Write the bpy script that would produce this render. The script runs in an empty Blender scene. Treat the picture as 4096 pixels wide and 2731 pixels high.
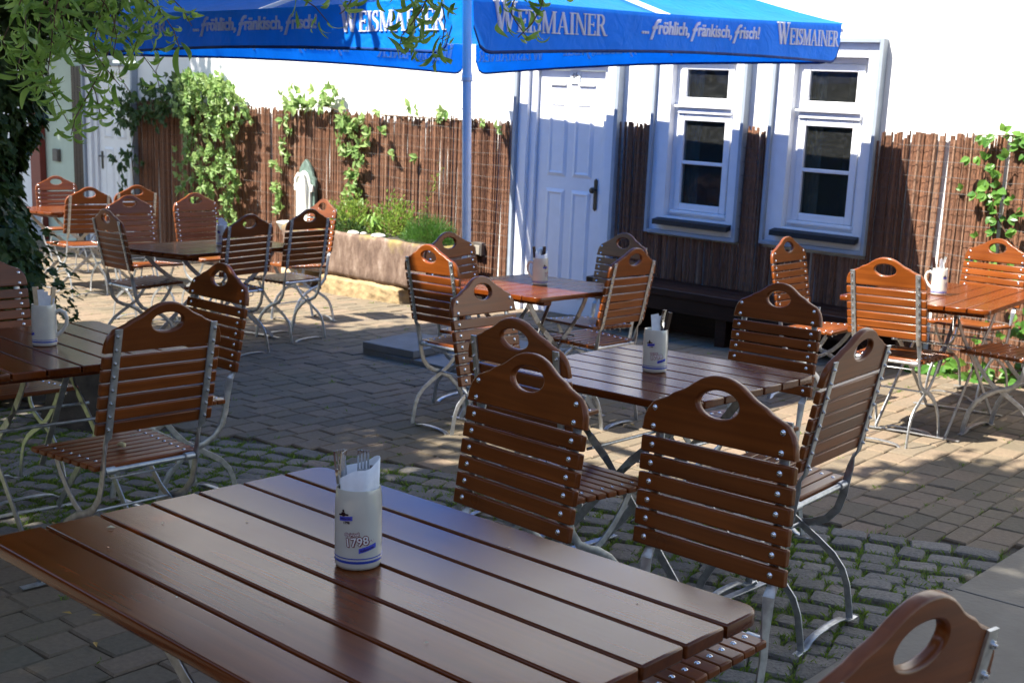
import bpy, bmesh, math, random
from mathutils import Vector, Matrix, Euler
R = random.Random(7)
scene = bpy.context.scene
col = scene.collection
pi = math.pi
# ------------------------------------------------------------------ camera, light, exposure
PITCH, ROLL, CAM_H, FPX = 0.16403, 0.031258, 1.51173, 1210.414
_r0 = Vector((1, 0, 0)); _f0 = Vector((0, math.cos(PITCH), -math.sin(PITCH))); _u0 = Vector((0, math.sin(PITCH), math.cos(PITCH)))
_rt = _r0 * math.cos(ROLL) + _u0 * math.sin(ROLL); _up = _u0 * math.cos(ROLL) - _r0 * math.sin(ROLL)
cd = bpy.data.cameras.new('camera'); cam = bpy.data.objects.new('camera', cd); col.objects.link(cam)
cam.matrix_world = Matrix(((_rt.x, _up.x, -_f0.x, 0), (_rt.y, _up.y, -_f0.y, 0), (_rt.z, _up.z, -_f0.z, CAM_H), (0, 0, 0, 1)))
cd.sensor_fit = 'HORIZONTAL'; cd.sensor_width = 36; cd.lens = FPX / 1024 * 36; cd.clip_start = .05; cd.clip_end = 500
cd.dof.use_dof = True; cd.dof.focus_distance = 3.0; cd.dof.aperture_fstop = 10
scene.camera = cam
SUN_EL = math.radians(54); SUN_H = Vector((.885, .466, 0)).normalized()       # the way the light travels
SUN_D = Vector((SUN_H.x * math.cos(SUN_EL), SUN_H.y * math.cos(SUN_EL), -math.sin(SUN_EL)))
w = bpy.data.worlds.new('World'); scene.world = w; w.use_nodes = True
wn = w.node_tree; bg = wn.nodes['Background']
sky = wn.nodes.new('ShaderNodeTexSky'); sky.sky_type = 'NISHITA'; sky.sun_disc = False
sky.sun_elevation = SUN_EL; sky.sun_rotation = math.atan2(-SUN_H.x, -SUN_H.y)
sky.air_density = 1.0; sky.dust_density = .6; sky.ozone_density = 1.2
wn.links.new(sky.outputs[0], bg.inputs[0]); bg.inputs[1].default_value = .075
sl = bpy.data.lights.new('sun', 'SUN'); sl.energy = 4.6; sl.angle = math.radians(.55); sl.color = (1, .94, .84)
so = bpy.data.objects.new('sun', sl); col.objects.link(so); so.rotation_euler = SUN_D.to_track_quat('-Z', 'Y').to_euler()
so.location = (-6, -4, 9)
scene.view_settings.view_transform = 'Standard'; scene.view_settings.look = 'None'
scene.view_settings.exposure = 1.88; scene.view_settings.gamma = 1
scene.cycles.max_bounces = 8; scene.cycles.transparent_max_bounces = 8; scene.cycles.use_denoising = True
scene.cycles.sample_clamp_indirect = 6

# ------------------------------------------------------------------ helpers
def finish(o, label=None, cat=None, group=None, kind=None):
    if label: o['label'] = label
    if cat: o['category'] = cat
    if group: o['group'] = group
    if kind: o['kind'] = kind
    return o
def link(name, data, parent=None, mtx=None):
    o = bpy.data.objects.new(name, data); col.objects.link(o)
    if parent: o.parent = parent
    if mtx is not None: o.matrix_basis = mtx
    return o
def empty(name, mtx=None, **k):
    o = link(name, None, None, mtx); o.empty_display_size = .05
    return finish(o, **k)
def T(x, y=0, z=0): return Matrix.Translation((x, y, z)) if not isinstance(x, (Vector, tuple)) else Matrix.Translation(x)
def RZ(a): return Matrix.Rotation(a, 4, 'Z')
def RX(a): return Matrix.Rotation(a, 4, 'X')
def RY(a): return Matrix.Rotation(a, 4, 'Y')
def copy_tree(o, parent=None, mtx=None):
    c = o.copy(); col.objects.link(c); c.parent = parent
    if mtx is not None: c.matrix_basis = mtx
    for ch in KIDS.get(o.name, []): copy_tree(ch, c)
    return c
KIDS = {}
def kids_index(o):
    KIDS[o.name] = list(o.children)
    for c in o.children: kids_index(c)

class MB:
    """collects geometry for one mesh"""
    def __init__(s): s.v = []; s.f = []
    def add(s, vs, fs):
        n = len(s.v); s.v += [tuple(p) for p in vs]; s.f += [tuple(i + n for i in f) for f in fs]; return s
    def box(s, c, d, m=None):
        hx, hy, hz = d[0] / 2, d[1] / 2, d[2] / 2
        vs = [Vector((x, y, z)) for x in (-hx, hx) for y in (-hy, hy) for z in (-hz, hz)]
        if m is not None: vs = [m @ p for p in vs]
        vs = [p + Vector(c) for p in vs]
        return s.add(vs, [(0, 1, 3, 2), (4, 6, 7, 5), (0, 4, 5, 1), (2, 3, 7, 6), (0, 2, 6, 4), (1, 5, 7, 3)])
    def rings(s, rs, closed=True, caps=True):
        n = len(rs[0]); vs = [p for r in rs for p in r]; fs = []
        for i in range(len(rs) - 1):
            for j in range(n if closed else n - 1):
                k = (j + 1) % n; fs.append((i * n + j, i * n + k, (i + 1) * n + k, (i + 1) * n + j))
        if caps:
            fs.append(tuple(range(n - 1, -1, -1))); fs.append(tuple(range((len(rs) - 1) * n, len(rs) * n)))
        return s.add(vs, fs)
    def tube(s, path, rad, n=8, caps=True):
        path = [Vector(p) for p in path]; rs = []; N = None
        for i, p in enumerate(path):
            t = (path[min(i + 1, len(path) - 1)] - path[max(i - 1, 0)]).normalized()
            if N is None:
                N = t.cross(Vector((0, 0, 1))) if abs(t.z) < .9 else t.cross(Vector((1, 0, 0)))
            N = (N - t * N.dot(t)).normalized(); B = t.cross(N)
            r = rad[i] if isinstance(rad, (list, tuple)) else rad
            rs.append([p + (N * math.cos(a) + B * math.sin(a)) * r for a in [2 * pi * k / n for k in range(n)]])
        return s.rings(rs, caps=caps)
    def bar(s, path, wdirs, wd, th):
        path = [Vector(p) for p in path]; rs = []
        for i, p in enumerate(path):
            t = (path[min(i + 1, len(path) - 1)] - path[max(i - 1, 0)]).normalized()
            W = Vector(wdirs[i] if isinstance(wdirs, list) else wdirs); W = (W - t * W.dot(t)).normalized(); B = t.cross(W)
            a, b = W * wd / 2, B * th / 2; ch = .25
            rs.append([p + a + b * (1 - ch), p + a * .93 + b, p - a * .93 + b, p - a + b * (1 - ch), p - a - b * (1 - ch), p - a * .93 - b, p + a * .93 - b, p + a - b * (1 - ch)])
        return s.rings(rs)
    def lathe(s, prof, n=24, axis=(0, 0, 0)):
        rs = [[Vector((axis[0] + r * math.cos(2 * pi * k / n), axis[1] + r * math.sin(2 * pi * k / n), axis[2] + z)) for k in range(n)] for r, z in prof]
        return s.rings(rs, caps=True)
    def xf(s, m): s.v = [tuple(m @ Vector(p)) for p in s.v]; return s
    def mesh(s, name, mat, smooth=35):
        me = bpy.data.meshes.new(name); me.from_pydata(s.v, [], s.f); me.validate(); me.update()
        bm = bmesh.new(); bm.from_mesh(me); bmesh.ops.recalc_face_normals(bm, faces=bm.faces); bm.to_mesh(me); bm.free()
        for m in (mat if isinstance(mat, (list, tuple)) else [mat]): me.materials.append(m)
        if smooth:
            me.polygons.foreach_set('use_smooth', [True] * len(me.polygons)); me.set_sharp_from_angle(angle=math.radians(smooth))
        return me
    def build(s, name, mat, parent=None, mtx=None, smooth=35):
        return link(name, s.mesh(name, mat, smooth), parent, mtx)
def raw_mesh(name, vs, fs, mat, smooth=False):
    me = bpy.data.meshes.new(name); me.from_pydata(vs, [], fs); me.update(); me.materials.append(mat)
    if smooth: me.polygons.foreach_set('use_smooth', [True] * len(me.polygons))
    return me
def facet(me, yonly=False):
    """rounded edges smooth, the flat sides flat"""
    me.set_sharp_from_angle(angle=math.radians(50))
    fl = [abs(p.normal.y) > .999 or (not yonly and max(abs(p.normal.x), abs(p.normal.z)) > .999) for p in me.polygons]
    me.polygons.foreach_set('use_smooth', [True] * len(fl))
    big = {}
    for p in me.polygons:
        for k in p.edge_keys: big.setdefault(k, []).append(fl[p.index])
    sh = me.attributes.get('sharp_edge') or me.attributes.new('sharp_edge', 'BOOLEAN', 'EDGE')
    for e in me.edges:
        q = big.get(tuple(sorted(e.vertices)), [])
        if any(q) and not all(q): sh.data[e.index].value = True
def rbox_mesh(name, dims, mat, r=.004, seg=2):
    bm = bmesh.new(); bmesh.ops.create_cube(bm, size=1); bmesh.ops.scale(bm, vec=dims, verts=bm.verts)
    bmesh.ops.bevel(bm, geom=bm.edges[:], offset=r, segments=seg, affect='EDGES', profile=.5)
    me = bpy.data.meshes.new(name); bm.to_mesh(me); bm.free(); me.materials.append(mat)
    facet(me); return me
def plate_mesh(name, outline, th, mat, r=.003, holes=None):
    """flat piece in xz, thickness along y, rounded edges"""
    bm = bmesh.new(); vs = [bm.verts.new((x, -th / 2, z)) for x, z in outline]; f = bm.faces.new(vs)
    ex = bmesh.ops.extrude_face_region(bm, geom=[f]); bmesh.ops.translate(bm, vec=(0, th, 0), verts=[g for g in ex['geom'] if isinstance(g, bmesh.types.BMVert)])
    bmesh.ops.recalc_face_normals(bm, faces=bm.faces)
    if r: bmesh.ops.bevel(bm, geom=[e for e in bm.edges if abs(e.verts[0].co.y - e.verts[1].co.y) < 1e-6], offset=r, segments=2, affect='EDGES', profile=.5)
    me = bpy.data.meshes.new(name); bm.to_mesh(me); bm.free(); me.materials.append(mat)
    facet(me, True); return me

# ------------------------------------------------------------------ materials
def newmat(name):
    m = bpy.data.materials.new(name); m.use_nodes = True; nt = m.node_tree
    return m, nt, nt.nodes['Principled BSDF']
def N(nt, t, **k):
    n = nt.nodes.new(t)
    for a, b in k.items():
        if hasattr(n, a): setattr(n, a, b)
        else: n.inputs[a].default_value = b
    return n
def ramp(nt, fac, stops):
    r = nt.nodes.new('ShaderNodeValToRGB'); e = r.color_ramp.elements
    e[0].position, e[0].color = stops[0][0], (*stops[0][1], 1); e[1].position, e[1].color = stops[-1][0], (*stops[-1][1], 1)
    for p, c in stops[1:-1]: x = e.new(p); x.color = (*c, 1)
    nt.links.new(fac, r.inputs[0]); return r.outputs[0]
def coords(nt, scale=(1, 1, 1), rnd=True):
    tc = N(nt, 'ShaderNodeTexCoord'); mp = N(nt, 'ShaderNodeMapping'); mp.inputs['Scale'].default_value = scale
    nt.links.new(tc.outputs['Object'], mp.inputs[0])
    if rnd:
        oi = N(nt, 'ShaderNodeObjectInfo'); mu = N(nt, 'ShaderNodeMath', operation='MULTIPLY'); mu.inputs[1].default_value = 37.
        nt.links.new(oi.outputs['Random'], mu.inputs[0]); nt.links.new(mu.outputs[0], mp.inputs['Location'])
    return mp.outputs[0]
def bump(nt, b, height, strength=.3, dist=.01):
    bp = N(nt, 'ShaderNodeBump'); bp.inputs['Strength'].default_value = strength; bp.inputs['Distance'].default_value = dist
    nt.links.new(height, bp.inputs['Height']); nt.links.new(bp.outputs[0], b.inputs['Normal'])
def plain(name, c, rough=.5, metal=0, var=.12, scale=30, bmp=0, bscale=None, coat=0, spec=.5):
    m, nt, b = newmat(name)
    v = coords(nt); no = N(nt, 'ShaderNodeTexNoise'); no.inputs['Scale'].default_value = scale; no.inputs['Detail'].default_value = 5
    nt.links.new(v, no.inputs['Vector'])
    lo = tuple(x * (1 - var) for x in c); hi = tuple(min(1, x * (1 + var)) for x in c)
    nt.links.new(ramp(nt, no.outputs[0], [(.3, lo), (.7, hi)]), b.inputs['Base Color'])
    b.inputs['Roughness'].default_value = rough; b.inputs['Metallic'].default_value = metal
    b.inputs['Coat Weight'].default_value = coat; b.inputs['Coat Roughness'].default_value = .12
    b.inputs['Specular IOR Level'].default_value = spec
    if bmp: 
        n2 = N(nt, 'ShaderNodeTexNoise'); n2.inputs['Scale'].default_value = bscale or scale * 3; n2.inputs['Detail'].default_value = 6
        nt.links.new(v, n2.inputs['Vector']); bump(nt, b, n2.outputs[0], bmp, .01)
    return m
def wood(name, dark, mid, light, axis=0, rough=.22, coat=.25, gs=1., bmp=.06, spec=.29):
    m, nt, b = newmat(name)
    sc = [55 * gs, 55 * gs, 55 * gs]; sc[axis] = 2.2
    v = coords(nt, tuple(sc)); no = N(nt, 'ShaderNodeTexNoise'); no.inputs['Scale'].default_value = 1.; no.inputs['Detail'].default_value = 6; no.inputs['Distortion'].default_value = .6
    nt.links.new(v, no.inputs['Vector'])
    v2 = coords(nt, (5, 5, 5)); n2 = N(nt, 'ShaderNodeTexNoise'); n2.inputs['Scale'].default_value = 1.; nt.links.new(v2, n2.inputs['Vector'])
    mx = N(nt, 'ShaderNodeMix'); mx.data_type = 'FLOAT'; mx.inputs[0].default_value = .35
    nt.links.new(no.outputs[0], mx.inputs[2]); nt.links.new(n2.outputs[0], mx.inputs[3])
    c = ramp(nt, mx.outputs[0], [(.3, dark), (.5, mid), (.72, light)])
    oi = N(nt, 'ShaderNodeObjectInfo'); hs = N(nt, 'ShaderNodeHueSaturation')
    mr = N(nt, 'ShaderNodeMapRange'); mr.inputs['To Min'].default_value = .82; mr.inputs['To Max'].default_value = 1.18
    nt.links.new(oi.outputs['Random'], mr.inputs[0]); nt.links.new(mr.outputs[0], hs.inputs['Value']); nt.links.new(c, hs.inputs['Color'])
    nt.links.new(hs.outputs[0], b.inputs['Base Color'])
    rr = N(nt, 'ShaderNodeMapRange'); rr.inputs['To Min'].default_value = rough * .75; rr.inputs['To Max'].default_value = rough * 1.35
    nt.links.new(n2.outputs[0], rr.inputs[0]); nt.links.new(rr.outputs[0], b.inputs['Roughness'])
    b.inputs['Coat Weight'].default_value = coat; b.inputs['Coat Roughness'].default_value = .16
    b.inputs['Specular IOR Level'].default_value = spec
    bump(nt, b, no.outputs[0], bmp, .004)
    return m
def island(nt):
    g = N(nt, 'ShaderNodeNewGeometry'); oi = N(nt, 'ShaderNodeObjectInfo'); a = N(nt, 'ShaderNodeMath', operation='ADD'); f = N(nt, 'ShaderNodeMath', operation='FRACT')
    nt.links.new(g.outputs['Random Per Island'], a.inputs[0]); nt.links.new(oi.outputs['Random'], a.inputs[1]); nt.links.new(a.outputs[0], f.inputs[0]); return f.outputs[0]
def pieces(name, stops, rough=.85, nscale=40, nvar=.35, bmp=.5, bdist=.006, moss=None, stretch=(1, 1, 1)):
    """material of many loose pieces: every piece its own tone, with grain on top"""
    m, nt, b = newmat(name); c = ramp(nt, island(nt), stops)
    g = N(nt, 'ShaderNodeTexCoord'); ge = N(nt, 'ShaderNodeNewGeometry'); mp = N(nt, 'ShaderNodeMapping'); mp.inputs['Scale'].default_value = stretch
    nt.links.new(ge.outputs['Position'], mp.inputs[0])
    no = N(nt, 'ShaderNodeTexNoise'); no.inputs['Scale'].default_value = nscale; no.inputs['Detail'].default_value = 7; no.inputs['Roughness'].default_value = .65
    nt.links.new(mp.outputs[0], no.inputs['Vector'])
    mr = N(nt, 'ShaderNodeMapRange'); mr.inputs['From Min'].default_value = .3; mr.inputs['From Max'].default_value = .7; mr.inputs['To Min'].default_value = 1 - nvar; mr.inputs['To Max'].default_value = 1 + nvar
    nt.links.new(no.outputs[0], mr.inputs[0])
    hs = N(nt, 'ShaderNodeHueSaturation'); nt.links.new(c, hs.inputs['Color']); nt.links.new(mr.outputs[0], hs.inputs['Value'])
    out = hs.outputs[0]
    if moss:
        n3 = N(nt, 'ShaderNodeTexNoise'); n3.inputs['Scale'].default_value = 1.1; n3.inputs['Detail'].default_value = 4; nt.links.new(ge.outputs['Position'], n3.inputs['Vector'])
        mm = N(nt, 'ShaderNodeMapRange'); mm.inputs['From Min'].default_value = .45; mm.inputs['From Max'].default_value = .72; mm.inputs['To Max'].default_value = .5
        nt.links.new(n3.outputs[0], mm.inputs[0]); mx = N(nt, 'ShaderNodeMix'); mx.data_type = 'RGBA'
        nt.links.new(mm.outputs[0], mx.inputs[0]); nt.links.new(out, mx.inputs[6]); mx.inputs[7].default_value = (*moss, 1); out = mx.outputs[2]
    nt.links.new(out, b.inputs['Base Color']); b.inputs['Roughness'].default_value = rough
    if bmp: bump(nt, b, no.outputs[0], bmp, bdist)
    return m
def leafmat(name, c1, c2, trans=.45, rough=.45):
    m, nt, b = newmat(name); c = ramp(nt, island(nt), [(0, c1), (1, c2)])
    nt.links.new(c, b.inputs['Base Color']); b.inputs['Roughness'].default_value = rough; b.inputs['Specular IOR Level'].default_value = .35
    tr = N(nt, 'ShaderNodeBsdfTranslucent'); hs = N(nt, 'ShaderNodeHueSaturation'); hs.inputs['Value'].default_value = 1.5; hs.inputs['Hue'].default_value = .485
    nt.links.new(c, hs.inputs['Color']); nt.links.new(hs.outputs[0], tr.inputs['Color'])
    mx = N(nt, 'ShaderNodeMixShader'); mx.inputs[0].default_value = trans
    nt.links.new(b.outputs[0], mx.inputs[1]); nt.links.new(tr.outputs[0], mx.inputs[2]); nt.links.new(mx.outputs[0], nt.nodes['Material Output'].inputs[0]); return m
M = {}
M['slat'] = wood('varnished_slat', (.110, .026, .0034), (.162, .041, .0056), (.225, .060, .0092), 0, rough=.31, coat=.12)
M['plank'] = wood('varnished_plank', (.085, .018, .0022), (.118, .026, .0032), (.155, .037, .0050), 0, rough=.19, coat=.16, gs=1.3, bmp=.03, spec=.24)
M['steel'] = plain('galvanised_steel', (.46, .475, .485), .40, .85, .22, 45, .08, 120)
M['bolt'] = plain('zinc_bolt', (.72, .74, .77), .22, 1., .1, 60)
M['stoneware'] = plain('grey_glazed_stoneware', (.62, .60, .51), .12, 0, .05, 25, coat=.6)
M['blue'] = plain('blue_glaze', (.03, .06, .36), .2, 0, .1, 40, coat=.4)
M['ribbon'] = plain('ribbon_blue', (.07, .09, .55), .2, 0, .1, 40, coat=.4)
M['print_dark'] = plain('dark_print', (.03, .008, .012), .25, 0, .1, 40)
M['print_white'] = plain('white_print', (.80, .76, .72), .25, 0, .06, 40)
M['print_red'] = plain('red_print', (.20, .010, .018), .25, 0, .1, 40)
M['napkin'] = plain('paper_napkin', (.80, .82, .85), .9, 0, .05, 60, .15, 90)
M['cutlery'] = plain('polished_steel', (.60, .60, .60), .15, 1., .1, 20)
M['handle'] = plain('dark_wood_handle', (.035, .012, .008), .35, 0, .3, 80)
M['palehandle'] = plain('pale_wood_handle', (.55, .42, .27), .5, 0, .2, 60)
M['plaster'] = plain('white_plaster', (.80, .80, .78), .9, 0, .03, 6, .12, 70)
M['greenwall'] = plain('pale_green_plaster', (.50, .58, .48), .9, 0, .05, 6, .12, 70)
M['white'] = plain('white_gloss_paint', (.76, .77, .79), .35, 0, .03, 12, .03, 40)
M['grey'] = plain('grey_paint', (.27, .31, .36), .5, 0, .07, 12, .05, 60)
M['red'] = plain('red_brown_paint', (.20, .025, .014), .45, 0, .12, 8)
M['sill'] = plain('black_slate', (.010, .011, .014), .6, 0, .3, 30, .15, 60)
M['iron'] = plain('dark_iron', (.05, .05, .045), .4, .7, .3, 40)
M['glass'] = None
M['room'] = plain('dark_room', (.06, .064, .064), .8, 0, .2, 5)
M['curtain'] = plain('grey_curtain', (.16, .18, .16), .9, 0, .2, 14)
M['pole'] = plain('white_enamel_pole', (.86, .83, .78), .3, 0, .04, 10, coat=.3)
M['bench'] = wood('dark_stained_bench', (.012, .0045, .003), (.022, .008, .005), (.04, .014, .008), 0, rough=.4, coat=.05)
M['concrete'] = plain('grey_concrete_slab', (.16, .158, .148), .8, 0, .18, 7, .25, 120)
M['slate'] = plain('grey_stone_flag', (.085, .08, .068), .55, 0, .22, 6, .2, 45)
M['gold'] = plain('dead_leaf', (.42, .26, .05), .7, 0, .3, 40)
def glassmat():
    m, nt, b = newmat('window_glass'); b.inputs['Base Color'].default_value = (.9, .95, .95, 1); b.inputs['Roughness'].default_value = .02
    g = N(nt, 'ShaderNodeBsdfGlossy'); g.inputs['Roughness'].default_value = .03; t = N(nt, 'ShaderNodeBsdfTransparent'); t.inputs[0].default_value = (.85, .9, .9, 1)
    lw = N(nt, 'ShaderNodeFresnel'); lw.inputs[0].default_value = 1.5; mx = N(nt, 'ShaderNodeMixShader')
    nt.links.new(lw.outputs[0], mx.inputs[0]); nt.links.new(t.outputs[0], mx.inputs[1]); nt.links.new(g.outputs[0], mx.inputs[2])
    v = coords(nt); n1 = N(nt, 'ShaderNodeTexNoise'); n1.inputs['Scale'].default_value = 30; n1.inputs['Detail'].default_value = 8; nt.links.new(v, n1.inputs['Vector'])
    mr = N(nt, 'ShaderNodeMapRange'); mr.inputs['From Min'].default_value = .45; mr.inputs['From Max'].default_value = .8; mr.inputs['To Min'].default_value = .03; mr.inputs['To Max'].default_value = .075; nt.links.new(n1.outputs[0], mr.inputs[0])
    df = N(nt, 'ShaderNodeBsdfDiffuse'); df.inputs[0].default_value = (.35, .37, .36, 1); m2 = N(nt, 'ShaderNodeMixShader'); nt.links.new(mr.outputs[0], m2.inputs[0]); nt.links.new(mx.outputs[0], m2.inputs[1]); nt.links.new(df.outputs[0], m2.inputs[2])
    nt.links.new(m2.outputs[0], nt.nodes['Material Output'].inputs[0]); return m
M['glass'] = glassmat()
def clothmat(name, c, trans=.42):
    m, nt, b = newmat(name)
    v = coords(nt, rnd=False); no = N(nt, 'ShaderNodeTexNoise'); no.inputs['Scale'].default_value = 5; no.inputs['Detail'].default_value = 4; nt.links.new(v, no.inputs['Vector'])
    cc = ramp(nt, no.outputs[0], [(.3, tuple(x * .9 for x in c)), (.7, tuple(min(1, x * 1.1) for x in c))])
    nt.links.new(cc, b.inputs['Base Color']); b.inputs['Roughness'].default_value = .6; b.inputs['Specular IOR Level'].default_value = .15
    w1 = N(nt, 'ShaderNodeTexNoise'); w1.inputs['Scale'].default_value = 9; w1.inputs['Distortion'].default_value = 1.4; nt.links.new(v, w1.inputs['Vector']); bump(nt, b, w1.outputs[0], .35, .03)
    tr = N(nt, 'ShaderNodeBsdfTranslucent'); nt.links.new(cc, tr.inputs['Color'])
    mx = N(nt, 'ShaderNodeMixShader'); mx.inputs[0].default_value = trans
    nt.links.new(b.outputs[0], mx.inputs[1]); nt.links.new(tr.outputs[0], mx.inputs[2]); nt.links.new(mx.outputs[0], nt.nodes['Material Output'].inputs[0]); return m
M['blue_cloth'] = clothmat('blue_parasol_cloth', (.003, .20, .78), .36)
M['hem'] = clothmat('dark_blue_hem', (.003, .03, .16), .1)
M['lettering'] = clothmat('white_cloth_print', (.84, .84, .87), .55)
M['paver'] = pieces('concrete_paver', [(0, (.116, .090, .060)), (.35, (.155, .117, .074)), (.7, (.190, .134, .088)), (1, (.138, .110, .075))], .88, 55, .22, .5, .004, moss=(.085, .085, .052))
M['sett'] = pieces('granite_sett', [(0, (.115, .105, .088)), (.5, (.155, .14, .118)), (.85, (.19, .168, .138)), (1, (.185, .145, .112))], .8, 90, .4, .8, .006)
M['pinksett'] = pieces('pink_granite_sett', [(0, (.16, .118, .09)), (1, (.2, .142, .108))], .8, 90, .3, .8, .006)
M['stick'] = pieces('bark_stick', [(0, (.085, .035, .017)), (.3, (.14, .06, .029)), (.65, (.19, .085, .043)), (.88, (.12, .053, .028)), (1, (.25, .14, .085))], .9, 22, .6, 1., .010, stretch=(5, 5, 1.3))
M['wire'] = plain('fence_wire', (.10, .09, .085), .5, .6, .3, 30)
M['soil'] = plain('joint_sand', (.055, .047, .034), .95, 0, .4, 25, .4, 60)
M['moss'] = plain('mossy_joint', (.050, .068, .020), .95, 0, .5, 9, .6, 60)
M['cobble_moss'] = plain('moss_between_cobbles', (.072, .092, .024), .95, 0, .55, 14, .6, 60)
M['grass'] = leafmat('joint_grass', (.09, .17, .02), (.18, .27, .04), .35, .6)
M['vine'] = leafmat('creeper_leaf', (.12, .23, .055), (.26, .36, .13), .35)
M['darkvine'] = leafmat('shaded_creeper_leaf', (.03, .07, .02), (.06, .11, .03), .3)  # creeper leaf with the shade put into its colour
M['climber'] = leafmat('round_leaf', (.06, .17, .03), (.14, .28, .05), .4, .35)
M['ivy'] = leafmat('ivy_leaf', (.018, .045, .010), (.06, .105, .022), .2, .55)
M['willow'] = leafmat('willow_leaf', (.13, .26, .045), (.24, .39, .09), .45, .4)
M['treeleaf'] = leafmat('tree_leaf', (.022, .042, .012), (.05, .078, .022), .10, .5)
M['hedge'] = plain('hedge_leaf', (.012, .017, .010), .8, 0, .4, 20)
M['bark'] = plain('tree_bark', (.07, .055, .04), .95, 0, .4, 12, .8, 30)
M['twig'] = plain('brown_twig', (.10, .055, .028), .8, 0, .3, 40)
M['conifer'] = leafmat('conifer_needle', (.03, .10, .015), (.07, .17, .025), .25)
M['shrub'] = leafmat('shrub_leaf', (.10, .19, .03), (.22, .32, .06), .4)
M['lilyleaf'] = leafmat('strap_leaf', (.14, .26, .04), (.24, .38, .08), .4)
M['petal'] = plain('white_pebble', (.68, .66, .60), .8, 0, .1, 30, .3, 50)
# ------------------------------------------------------------------ folding chair
REC = .1722; BU = Vector((0, -math.sin(REC), math.cos(REC))); BN = Vector((0, math.cos(REC), math.sin(REC)))   # up the back, out of its front
S6 = Vector((0, -.0375, .5946)); PIT = .0438
BACK = Matrix(((1, 0, 0, 0), (0, BN.y, BU.y, S6.y), (0, BN.z, BU.z, S6.z), (0, 0, 0, 1)))   # local: x across, y out of the front, z up the back
def headboard_mesh():
    half = [(.2183, -.056), (.2178, -.040), (.2155, -.024), (.210, -.008), (.202, .006), (.191, .016), (.178, .0225), (.164, .0265), (.152, .030), (.142, .0365), (.132, .0435), (.119, .049), (.104, .0545), (.090, .0625), (.074, .0735), (.056, .0845), (.036, .0925), (.018, .0965)]
    out = half + [(0, .0975)] + [(-x, z) for x, z in reversed(half)]
    out += [(-.2183 + i * .2183 * 2 / 22, -.056) for i in range(1, 22)]
    cz = .033; n = 72; th = .020; rb = .0045
    def ray(a):
        dx, dz = math.cos(a), math.sin(a); best = None
        for i in range(len(out)):
            (x1, z1), (x2, z2) = out[i], out[(i + 1) % len(out)]; z1 -= cz; z2 -= cz
            den = dx * (z2 - z1) - dz * (x2 - x1)
            if abs(den) < 1e-12: continue
            t = (x1 * (z2 - z1) - z1 * (x2 - x1)) / den; u = (x1 * dz - z1 * dx) / den
            if t > 0 and -1e-6 <= u <= 1 + 1e-6 and (best is None or t < best): best = t
        return best
    angs = sorted([2 * pi * k / n for k in range(n)] + [math.atan2(-.056 - cz, s * .2183) % (2 * pi) for s in (1, -1)])
    O_ = [(ray(a) * math.cos(a), cz + ray(a) * math.sin(a)) for a in angs]
    I_ = [(.060 * math.cos(a), cz + .0315 * math.sin(a)) for a in angs]
    # turn the inner ring into even angles of the ellipse that keep facing the rays
    I_ = []
    for a in angs:
        r = 1 / math.sqrt((math.cos(a) / .060) ** 2 + (math.sin(a) / .0315) ** 2); I_.append((r * math.cos(a), cz + r * math.sin(a)))
    def off(ring, k):
        m = len(ring); o = []
        for i in range(m):
            x, z = ring[i]; xa, za = ring[i - 1]; xb, zb = ring[(i + 1) % m]; tx, tz = xb - xa, zb - za; l = math.hypot(tx, tz) or 1
            o.append((x - tz / l * k, z + tx / l * k))
        return o
    h = th / 2; rings = []
    def R3(r2, y): return [Vector((x, y, z)) for x, z in r2]
    Oi, Ii = off(O_, rb), off(I_, -rb)
    rings = [R3(Ii, h), R3(off(I_, -rb * .3), h - rb * .3), R3(I_, h - rb), R3(I_, -h + rb), R3(off(I_, -rb * .3), -h + rb * .3), R3(Ii, -h), R3(Oi, -h), R3(off(O_, rb * .3), -h + rb * .3), R3(O_, -h + rb), R3(O_, h - rb), R3(off(O_, rb * .3), h - rb * .3), R3(Oi, h)]
    mb = MB(); mb.rings(rings + [rings[0]], caps=False)
    me = mb.mesh('headboard', M['slat'], 35)
    bm = bmesh.new(); bm.from_mesh(me); bmesh.ops.remove_doubles(bm, verts=bm.verts, dist=1e-5); bmesh.ops.recalc_face_normals(bm, faces=bm.faces); bm.to_mesh(me); bm.free()
    facet(me, True); return me
def bolt_mesh():
    mb = MB(); n = 10
    mb.lathe([(.0001, .0042), (.0035, .0038), (.0062, .0024), (.0075, .0), (.0034, -.001), (.0034, -.0245), (.0062, -.025), (.0062, -.0285), (.003, -.0290), (.003, -.0325), (.0001, -.033)], n)
    return mb.xf(Matrix(((1, 0, 0, 0), (0, 0, 1, 0), (0, -1, 0, 0), (0, 0, 0, 1)))).mesh('bolt', M['bolt'], 50)     # axis along y
HB = headboard_mesh(); BOLT = bolt_mesh()
BSLAT = rbox_mesh('back_slat', (.4366, .018, .0388), M['slat'], .004)
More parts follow.
